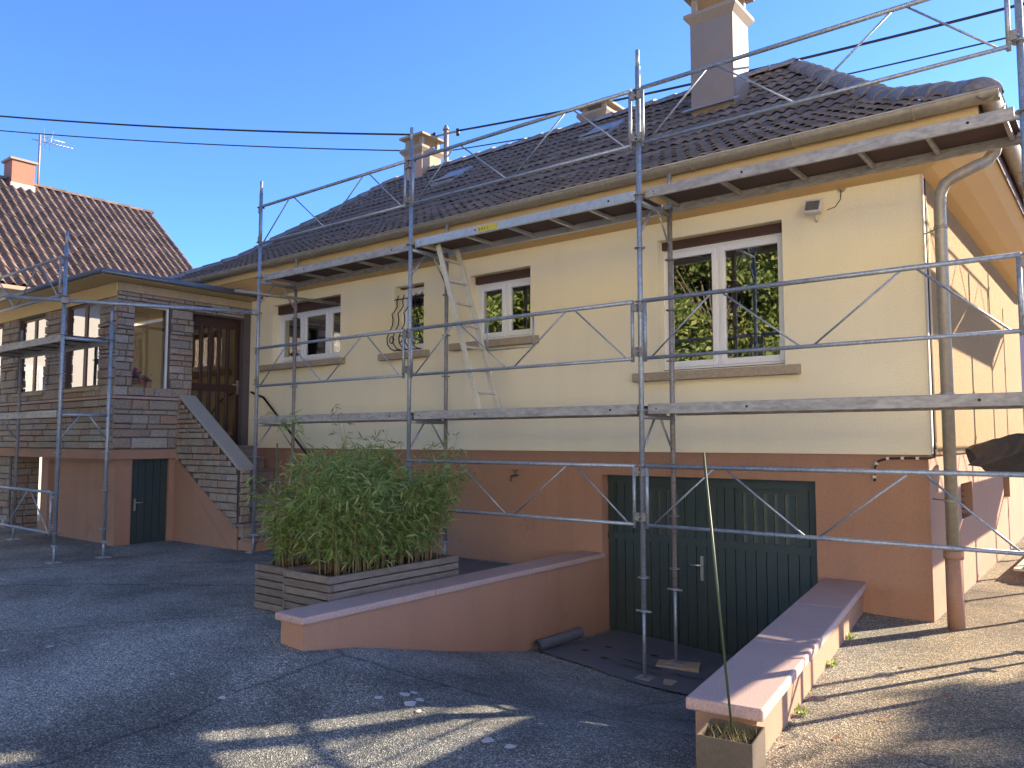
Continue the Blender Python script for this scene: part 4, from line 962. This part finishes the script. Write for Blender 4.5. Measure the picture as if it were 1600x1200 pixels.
# ---------------------------------------------------------------- ground sheets and litter
def drape(mb_pts_x, mb_pts_y, dz, wob, fn=None):
    m = MB(); nx_ = len(mb_pts_x)
    m.v = []
    for y in mb_pts_y:
        for x in mb_pts_x:
            xx, yy = (x, y) if fn is None else fn(x, y)
            m.v.append((xx, yy, max(ground(xx, yy), ground(xx + .06, yy), ground(xx - .06, yy)) + dz + wob * (math.sin(xx * 9 + yy * 4) + math.sin(yy * 13 - xx * 3) + 2)))
    m.f = [(j * nx_ + i, j * nx_ + i + 1, (j + 1) * nx_ + i + 1, (j + 1) * nx_ + i) for j in range(len(mb_pts_y) - 1) for i in range(nx_ - 1)]; m.sm = [True] * len(m.f); return m
lin = lambda a, b, n_: [a + (b - a) * i / n_ for i in range(n_ + 1)]
fs = thing('roofing_felt_sheet', 'grey roofing felt sheet unrolled in front of the garage door with a curled end', 'felt sheet', (0, .5, -.95))
drape(lin(-1.12, 1.25, 40), lin(.0, 1.36, 26), .006, .003, lambda x, y: (x, y - .08 * (x + 1.1) * (1 - y / 1.36) - .1 * (1 - y))).build('sheet', 'felt', fs)
rl = MB(); vs = []
for k in range(26):
    a = k * .42; r_ = .058 - .0011 * k
    for e in (0, 1): vs.append((-1.10 + r_ * math.sin(a) + .02 * e, -.12 + .72 * e, ground(-1.05, 0) + .062 - r_ * math.cos(a) + .012))
rl.add(vs, [(2 * k, 2 * k + 1, 2 * k + 3, 2 * k + 2) for k in range(25)], True); rl.build('rolled_end', 'felt', fs)
# faint printed marks on the felt (not legible in the photograph)
rnd = random.Random(8)
for (ux, uy, L_, hh) in ((-.42, .34, .40, .05), (-.34, .16, .42, .035), (.10, .30, .34, .04)):
    m = MB(); x = ux
    while x < ux + L_:
        wd = rnd.uniform(.012, .03); h_ = hh * rnd.choice((.6, .8, 1.0))
        zz = lambda X, Y: ground(X, Y) + .0225
        ps = [(x, uy), (x + wd, uy - .002), (x + wd * .8, uy + h_), (x + .004, uy + h_)]
        m.quad(*[(X, Y, zz(X, Y)) for X, Y in ps]); x += wd + rnd.uniform(.006, .014)
    m.build('print', 'feltprint', fs)
for (ux, uy) in ((-.75, .62), (-.55, .22), (-.82, .30), (-.30, .75)):
    MB().add([(ux + .045 * math.cos(k) * (1 + .3 * math.sin(k * 3)), uy + .025 * math.sin(k), ground(ux, uy) + .0235) for k in [i * math.pi / 6 for i in range(12)]], [tuple(range(12))]).build('print', 'feltprint', fs)
t = drape(lin(-6.0, -1.52, 60), lin(-.15, 1.22, 16), .006, .002, lambda x, y: (x, y + .10 * math.sin(x * .8))).build('roofing_felt_sheet', 'felt')
tag(t, 'dark roofing felt strip on the ground along the wall behind the planters', 'felt sheet')
# plaster spots
rnd = random.Random(21)
spots = [(-0.27, -2.91), (-0.21, -2.74), (-0.21, -2.66), (-0.08, -2.82), (-0.1, -2.72), (0.03, -2.86), (0.82, -2.97), (0.65, -2.95), (-0.9, -3.6), (-2.91, -3.78), (-3.12, -4.01), (-1.1, -3.0), (-1.49, -3.6), (-2.6, -3.53), (-2.84, -3.08), (-2.22, -3.92), (-0.76, -0.57), (0.69, -2.51)]
for i, (px, py) in enumerate(spots):
    p = Vector((px, py, 0)); r_ = rnd.uniform(.02, .042) * (1 if i < 9 else .65); n_ = 12; ph = rnd.random() * 6
    ring = [(p.x + r_ * (1 + .25 * math.sin(3 * a + ph)) * math.cos(a), p.y + r_ * (1 + .2 * math.cos(2 * a + ph)) * math.sin(a)) for a in [2 * math.pi * k / n_ for k in range(n_)]]
    m = MB(); vs = [(x, y, ground(x, y) + .005) for x, y in ring] + [(p.x + (x - p.x) * .8, p.y + (y - p.y) * .8, ground(x, y) + .0062) for x, y in ring]
    m.add(vs, [(k, (k + 1) % n_, n_ + (k + 1) % n_, n_ + k) for k in range(n_)] + [tuple(range(n_, 2 * n_))])
    tag(m.build('plaster_spot', 'plaster'), 'dried white plaster spot in the cluster above the sunlit patch' if i < 6 else ('dried white plaster spot between the sunlit patch and the ramp' if i in (6, 7, 16, 17) else 'small dried plaster spot on the shaded asphalt at the left'), 'plaster spot', 'plaster spots on the asphalt')
# crumpled dark sheeting on the side scaffold and pale boards on the ground behind
tp = MB(); nu, nv = 14, 10; vs = []
rnd = random.Random(2)
for i in range(nu + 1):
    for j in range(nv + 1):
        u_, v_ = i / nu, j / nv
        x = 2.33 + 1.0 * u_; y = 1.75 + .5 * v_
        z = 1.10 + .42 * u_ + .06 * math.sin(5 * u_ + 2 * v_) - .22 * abs(v_ - .45) * (1.1 + math.sin(6 * u_)) - .08 * (1 - u_) * (v_ > .6) + rnd.uniform(-.012, .012)
        vs.append((x + .06 * math.sin(8 * v_ + 3 * u_), y, z))
tp.add(vs, [(i * (nv + 1) + j, i * (nv + 1) + j + 1, (i + 1) * (nv + 1) + j + 1, (i + 1) * (nv + 1) + j) for i in range(nu) for j in range(nv)], False)
tpo = tp.build('plastic_sheeting', 'tarp'); tag(tpo, 'crumpled dark sheeting slung on the scaffold at the right edge', 'sheeting')
so = tpo.modifiers.new('solid', 'SOLIDIFY'); so.thickness = .006
for k in range(3):
    m = MB().box(2.30, 2.52, 4.1 + .0 * k, 6.6, -.25 + .03 * k, -.225 + .03 * k); Rm2 = Matrix.Translation((.02 * k + .03, .05 * k, .03)) @ Matrix.Rotation(rad(-1.0 - 1.2 * k), 4, 'Z'); m.v = [tuple(Rm2 @ Vector(v)) for v in m.v]
    tag(m.build('timber_board', 'palewood'), 'pale board lying against the foot of the side wall, %s of the pile' % ('bottom', 'middle', 'top')[k], 'board', 'pale boards')

# ---------------------------------------------------------------- wall fittings
fl_ = thing('floodlight', 'small square floodlight with a white rim under the eaves', 'floodlight', (1.22, YF - .1, 3.42))
Rf = Matrix.Translation((1.225, YF - .11, 3.43)) @ Matrix.Rotation(rad(-18), 4, 'X') @ Matrix.Rotation(rad(5), 4, 'Y')
def rf(mb): mb.v = [tuple(Rf @ Vector(v)) for v in mb.v]; return mb
rf(MB().box(-.075, .075, -.02, .05, -.06, .06)).build('housing', 'white', fl_, bevel=.006)
rf(MB().box(-.062, .062, -.027, -.021, -.047, .047)).build('glass', 'lampglass', fl_)
rf(MB().box(-.085, .085, -.022, -.012, -.07, -.0605)).build('rim', 'white', fl_); rf(MB().box(-.085, .085, -.022, -.012, .0605, .07)).build('rim', 'white', fl_)
MB().tube((1.225, YF - .06, 3.36), (1.225, YF, 3.31), .012, 8).build('bracket', 'white', fl_)
so_ = thing('wall_socket', 'round wall outlet with a dangling wire beside the floodlight', 'outlet', (1.46, YF, 3.58))
MB().tube((1.46, YF - .018, 3.585), (1.46, YF, 3.585), .036, 16).tube((1.46, YF - .03, 3.585), (1.46, YF - .017, 3.585), .02, 12).build('outlet', 'sill', so_)
MB().path([(1.46, YF - .03, 3.57), (1.45, YF - .02, 3.48), (1.40, YF - .015, 3.42), (1.33, YF - .03, 3.40)], .004, 5).build('wire', 'cable', so_)
tp_ = thing('garden_tap', 'small dark garden tap on the terracotta plinth', 'tap', (-2.42, YF, .80))
MB().tube((-2.42, PY, .80), (-2.42, PY - .09, .80), .014, 10).path([(-2.42, PY - .08, .80), (-2.42, PY - .13, .79), (-2.42, PY - .14, .73)], .012, 8).build('spout', 'brass', tp_)
MB().tube((-2.42, PY - .06, .80), (-2.42, PY - .06, .86), .008, 8).obar((-2.47, PY - .06, .865), (-2.37, PY - .06, .865), .016, .012).build('tap_handle', 'brass', tp_)

# ---------------------------------------------------------------- roof mast and cables
ms = thing('roof_mast', 'steel service mast with insulators rising beside the left chimney', 'mast', (-7.42, 5.3, 6.4))
MB().tube((-7.42, 5.3, 6.3), (-7.42, 5.3, 7.68), .05, 12).build('pipe', 'mast', ms)
MB().tube((-7.42, 5.3, 7.66), (-7.42, 5.3, 7.76), .075, 12, .03).build('cap', 'mast', ms)
MB().tube((-7.72, 5.22, 7.56), (-7.10, 5.38, 7.60), .022, 8).tube((-7.55, 5.24, 7.22), (-7.30, 5.36, 7.22), .015, 8).build('crossarm', 'mast', ms)
for x_ in (-7.68, -7.15): MB().tube((x_, 5.22 + (x_ + 7.7) * .26, 7.50), (x_, 5.22 + (x_ + 7.7) * .26, 7.64), .035, 10).build('insulator', 'brownwood', ms)
def cable(a, b, sag, r_, label):
    a, b = Vector(a), Vector(b)
    P_ = [a.lerp(b, k / 30) - Vector((0, 0, sag * 4 * (k / 30) * (1 - k / 30))) for k in range(31)]
    tag(MB().path(P_, r_, 6).build('overhead_cable', 'cable'), label, 'cable')
cable((-7.68, 5.22, 7.60), (-24.18, -2.61, 10.38), .25, .020, 'thick twisted overhead cable left of the chimney, upper of the two')
cable((-7.52, 5.25, 7.22), (-24.18, -2.62, 10.01), .25, .013, 'thin overhead cable left of the chimney, lower of the two')
cable((-7.12, 5.37, 7.60), (8.0, 6.4, 7.24), .24, .020, 'thick overhead cable climbing right across the sky above the roof')
cable((-7.32, 5.35, 7.22), (8.0, 6.4, 6.80), .24, .012, 'thin overhead cable just above the roof ridge')

# ---------------------------------------------------------------- neighbouring houses
nh = thing('neighbour_house', 'neighbouring house with a sunlit brown tiled roof behind the veranda', 'house', (-20, 0, -.4))
NX, NZ, NE, NEZ, NY0, NY1 = -20.0, 8.20, -15.6, 4.62, -7.0, 5.5
MB().box(-24.0, -16.0, NY0 + .3, NY1 - .3, -.6, 4.75).add([(-24.0, NY1 - .3, 4.75), (-16, NY1 - .3, 4.75), (-20, NY1 - .3, 8.0)], [(0, 1, 2)]).add([(-24.0, NY0 + .3, 4.75), (-16, NY0 + .3, 4.75), (-20, NY0 + .3, 8.0)], [(0, 1, 2)]).build('wall', 'nwall', nh)
ur = MB(); 
for sg in (1, -1):
    e_ = NX + sg * (NE - NX); ur.quad((NX, NY0, NZ - .06), (NX, NY1, NZ - .06), (e_, NY1, NEZ - .06), (e_, NY0, NEZ - .06))
nr = ur.build('roof', 'underlay', nh)
nt_mb = wave_tile(.225, .40, .085, 1, 8, .02); nt_me = nt_mb.mesh('roof_tile', 'ntile'); nang = math.atan2(NZ - NEZ, NE - NX); L_ = math.hypot(NZ - NEZ, NE - NX)
cand = []
s = 0.0
while s < L_ - .1:
    y = NY1 - .11
    while y > NY0:
        x = NE - s * math.cos(nang); z = NEZ + s * math.sin(nang)
        cand.append((Vector((x, y, z)), Matrix.Translation((x, y + random.uniform(-.006, .006), z - .02 + random.uniform(-.006, .008))) @ Matrix.Rotation(math.pi / 2, 4, 'Z') @ Matrix.Rotation(nang - .05 + random.uniform(-.015, .015), 4, 'X')))
        y -= .215
    s += .34
def inview(P_):
    v = P_ - CAM; zc = v.dot(fw); px = 800 + 1224.46 * v.dot(rt) / zc; py = 600 - 1224.46 * v.dot(up) / zc
    return -10 < px < 310 and py < 445
cand.sort(key=lambda c: (not inview(c[0]), (c[0] - CAM).length))
for c in cand[:300]: piece('roof_tile', nt_me, c[1], nr)
rest = MB()
for c in cand[300:]: rest.add([c[1] @ Vector(v) for v in nt_mb.v], nt_mb.f, True)
tag(rest.build('roof_tiles', 'ntile', nr), kind='stuff')
nhip = half_tile(.40, .12, .10).mesh('ridge_tile', 'ntile')
along((NX, NY1, NZ + .01), (NX, NY0, NZ + .01), nhip, 'ridge_tile', nr, .37)
bx(NE - .03, NE + .08, NY0, NY1, NEZ - .10, NEZ - .02).build('gutter', 'ch_render', nh)
for y in (-2.4, .8, 3.6): 
    f_ = bx(-15.999, -15.96, y - .5, y + .5, 1.6, 2.9).build('window', 'pvc', nh); bx(-15.958, -15.955, y - .42, y + .42, 1.68, 2.82).build('pane', 'glass', f_)
nc = MB().box(-20.28, -19.72, 1.50, 2.06, 7.7, 8.74).build('chimney', 'nchim', nh); bx(-20.33, -19.67, 1.44, 2.12, 8.741, 8.80).build('cap_slab', 'chim_cap', nc); bx(-20.30, -19.70, 1.48, 2.08, 7.9, 8.12).build('flashing', 'palewood', nc)
an = thing('tv_antenna', 'rooftop television antenna beside the neighbouring chimney', 'antenna', (-20, 2.25, 8.2))
MB().tube((-20, 2.25, 8.1), (-20, 2.25, 9.72), .028, 8).build('mast', 'mast', an)
MB().tube((-20, 2.05, 9.52), (-20, 3.12, 9.58), .014, 6).tube((-20, 2.25, 9.66), (-20, 2.9, 9.68), .012, 6).build('boom', 'steel', an)
for k in range(7): MB().tube((-20.22, 2.45 + .1 * k, 9.545 + .006 * k), (-19.78, 2.45 + .1 * k, 9.545 + .006 * k), .007, 5).build('element', 'steel', an)
MB().tube((-20, 2.4, 9.35), (-20, 2.33, 9.95), .009, 5).tube((-20, 2.5, 9.35), (-20, 2.58, 9.90), .009, 5).build('reflector', 'steel', an)
# houses shown only as reflections or slivers, plus an unseen one added for bounce
def plain_house(label, x0, x1, y0, y1, z0, z1, m, zr, along_y=True, wins=()):
    h_ = thing('distant_house', label, 'house', ((x0 + x1) / 2, (y0 + y1) / 2, z0))
    MB().box(x0, x1, y0, y1, z0, z1).build('wall', m, h_)
    xm, ym = (x0 + x1) / 2, (y0 + y1) / 2; o_ = .4
    if along_y: P_ = [(x0 - o_, y0 - o_, z1), (xm, y0 - o_, zr), (x1 + o_, y0 - o_, z1)]; v = (0, y1 - y0 + 2 * o_, 0)
    else: P_ = [(x0 - o_, y0 - o_, z1), (x0 - o_, ym, zr), (x0 - o_, y1 + o_, z1)]; v = (x1 - x0 + 2 * o_, 0, 0)
    MB().prism(P_, v).build('roof', 'ntile', h_)
    for (a, b, c, d) in wins:
        f_ = bx(x1 + .001, x1 + .04, a, b, c, d).build('window', 'pvc', h_); bx(x1 + .041, x1 + .045, a + .08, b - .08, c + .08, d - .08).build('pane', 'glass', f_)
plain_house('yellow house across the street seen only as a reflection', -46, -34, -22, -8, -.6, 6.0, 'ywall', 9, True, [(-20 + 3 * k, -18.6 + 3 * k, z, z + 1.5) for k in range(4) for z in (.9, 3.7)])
plain_house('unseen white house added behind the camera to bounce sunlight onto the facade', 3.0, 27, -25, -14.5, -.6, 8.2, 'bouncewall', 12, False)  # out of view, added to throw sunlight back on the shaded front
plain_house('pale pink house glimpsed past the far corner of the side wall', -4, 6, 30, 40, -.6, 7.5, 'pinkwall', 10, False)

# ---------------------------------------------------------------- trees behind the camera (mirrored in the panes) and beside the house
def make_tree(name, label, loc, h, r_, seed, leaves=9000, trunk_r=.22, clump=46):
    rnd = random.Random(seed); t = thing(name, label, 'tree', (loc[0], loc[1], ground(loc[0], loc[1])), 'garden trees'); b = Vector((loc[0], loc[1], ground(*loc) - .1))
    tr = MB(); top = b + Vector((rnd.gauss(0, .3), rnd.gauss(0, .3), h * .82))
    tr.path([b, b.lerp(top, .3) + Vector((.1, .05, 0)), b.lerp(top, .65), top], [trunk_r, trunk_r * .8, trunk_r * .5, .04], 9)
    lf = MB(); cs = []
    for k in range(clump):
        a = rnd.uniform(0, 6.28); e = rnd.uniform(.12, 1.0); rr = r_ * math.sqrt(max(.08, 1 - (2 * e - 1.05) ** 2)) * rnd.uniform(.35, 1.0)
        c = b + Vector((rr * math.cos(a), rr * math.sin(a), h * (.16 + .84 * e))); cs.append((c, rnd.uniform(.5, 1.05) * r_ * .30))
        s_ = b.lerp(top, max(.12, min(.95, e * .8))); tr.path([s_, s_.lerp(c, .5) + Vector((0, 0, .15)), c], [.05, .03, .012], 5)
    for k in range(leaves):
        c, cr = rnd.choice(cs); p = c + Vector((rnd.gauss(0, .5), rnd.gauss(0, .5), rnd.gauss(0, .42))) * cr
        n_ = Vector((rnd.gauss(0, 1), rnd.gauss(0, 1), rnd.gauss(.5, 1))).normalized(); a = n_.orthogonal().normalized(); a = (a * math.cos(k) + n_.cross(a) * math.sin(k)); bb = n_.cross(a); sz = rnd.uniform(.06, .13)
        lf.add([p - a * sz, p + bb * sz * .5, p + a * sz, p - bb * sz * .5], [(0, 1, 2, 3)])
    tr.build('trunk', 'bark', t); lf.build('crown', 'treeleaf', t); return t
NUM = ('first', 'second', 'third', 'fourth', 'fifth', 'sixth', 'seventh', 'eighth', 'ninth', 'tenth', 'eleventh', 'twelfth')
protos = [make_tree('garden_tree', 'leafy garden tree mirrored in the windows, first from the right', (0.5, -17.5), 11, 3.0, 41, 45000, clump=110), make_tree('garden_tree', 'leafy garden tree mirrored in the windows, second from the right', (-2.5, -15.5), 11.5, 3.0, 42, 45000, clump=110)]
for i, (x, y) in enumerate(((-5.0, -18.5), (-7.2, -15.5), (-9.6, -19), (-11.8, -15.8), (-14.4, -19), (-16.8, -16), (-19.4, -19), (-22, -16.5), (-25, -19), (-28, -17))):
    src = protos[i % 2]; t = src.copy(); COL.objects.link(t); t.location = (x, y, ground(x, y)); t.rotation_euler.z = 1.1 + 1.7 * i; t['label'] = 'leafy garden tree mirrored in the windows, %s from the right' % NUM[i + 2]
    for ch in src.children:
        c = ch.copy(); COL.objects.link(c); c.parent = t
make_tree('garden_tree', 'slim garden tree right of the side wall, throwing dappled shade on the drive', (10.8, 12.0), 6.6, 1.5, 77, 9000, .12, 30)
# weeds along the foot of the sunlit ramp wall and a few fallen leaves
rnd = random.Random(5)
for k, (yy, r_) in enumerate(((-1.75, .05), (-.62, .045), (.25, .05))):
    x = rw_x(yy) + .19; m = MB()
    for q_ in range(26):
        a = rnd.uniform(0, 6.28); d = Vector((math.cos(a), math.sin(a), rnd.uniform(.3, 1.6))).normalized() * r_ * rnd.uniform(.6, 1.3); sd = Vector((-math.sin(a), math.cos(a), 0)) * .008; b = Vector((x + rnd.gauss(0, .012), yy + rnd.gauss(0, .02), ground(x, yy)))
        m.add([b, b + d * .6 + sd, b + d, b + d * .6 - sd], [(0, 1, 2, 3)])
    tag(m.build('weed', 'leaf'), 'small weed tuft at the foot of the sunlit ramp wall, %s the metal pot' % ('nearest to', 'second from', 'farthest from')[k], 'weed', 'weeds by the ramp wall')
for k, (x, y) in enumerate(((2.22, -2.0), (2.35, -1.55), (2.05, -2.25), (2.55, -.9), (2.2, -.35))):
    a = rnd.uniform(0, 6.28); m = MB(); z = ground(x, y) + .006; c_, s_ = math.cos(a), math.sin(a); P_ = [(-.03, 0, 0), (0, .012, .008), (.035, 0, .014), (0, -.012, .006)]
    m.add([(x + c_ * u_ - s_ * v_, y + s_ * u_ + c_ * v_, z + w_) for u_, v_, w_ in P_], [(0, 1, 2, 3)])
    tag(m.build('fallen_leaf', 'terracotta'), 'dry curled leaf on the sunlit ground right of the ramp wall, %s towards the house' % ('second', 'third', 'first', 'fourth', 'last')[k], 'leaf', 'fallen leaves')
print('objects', len(bpy.data.objects))
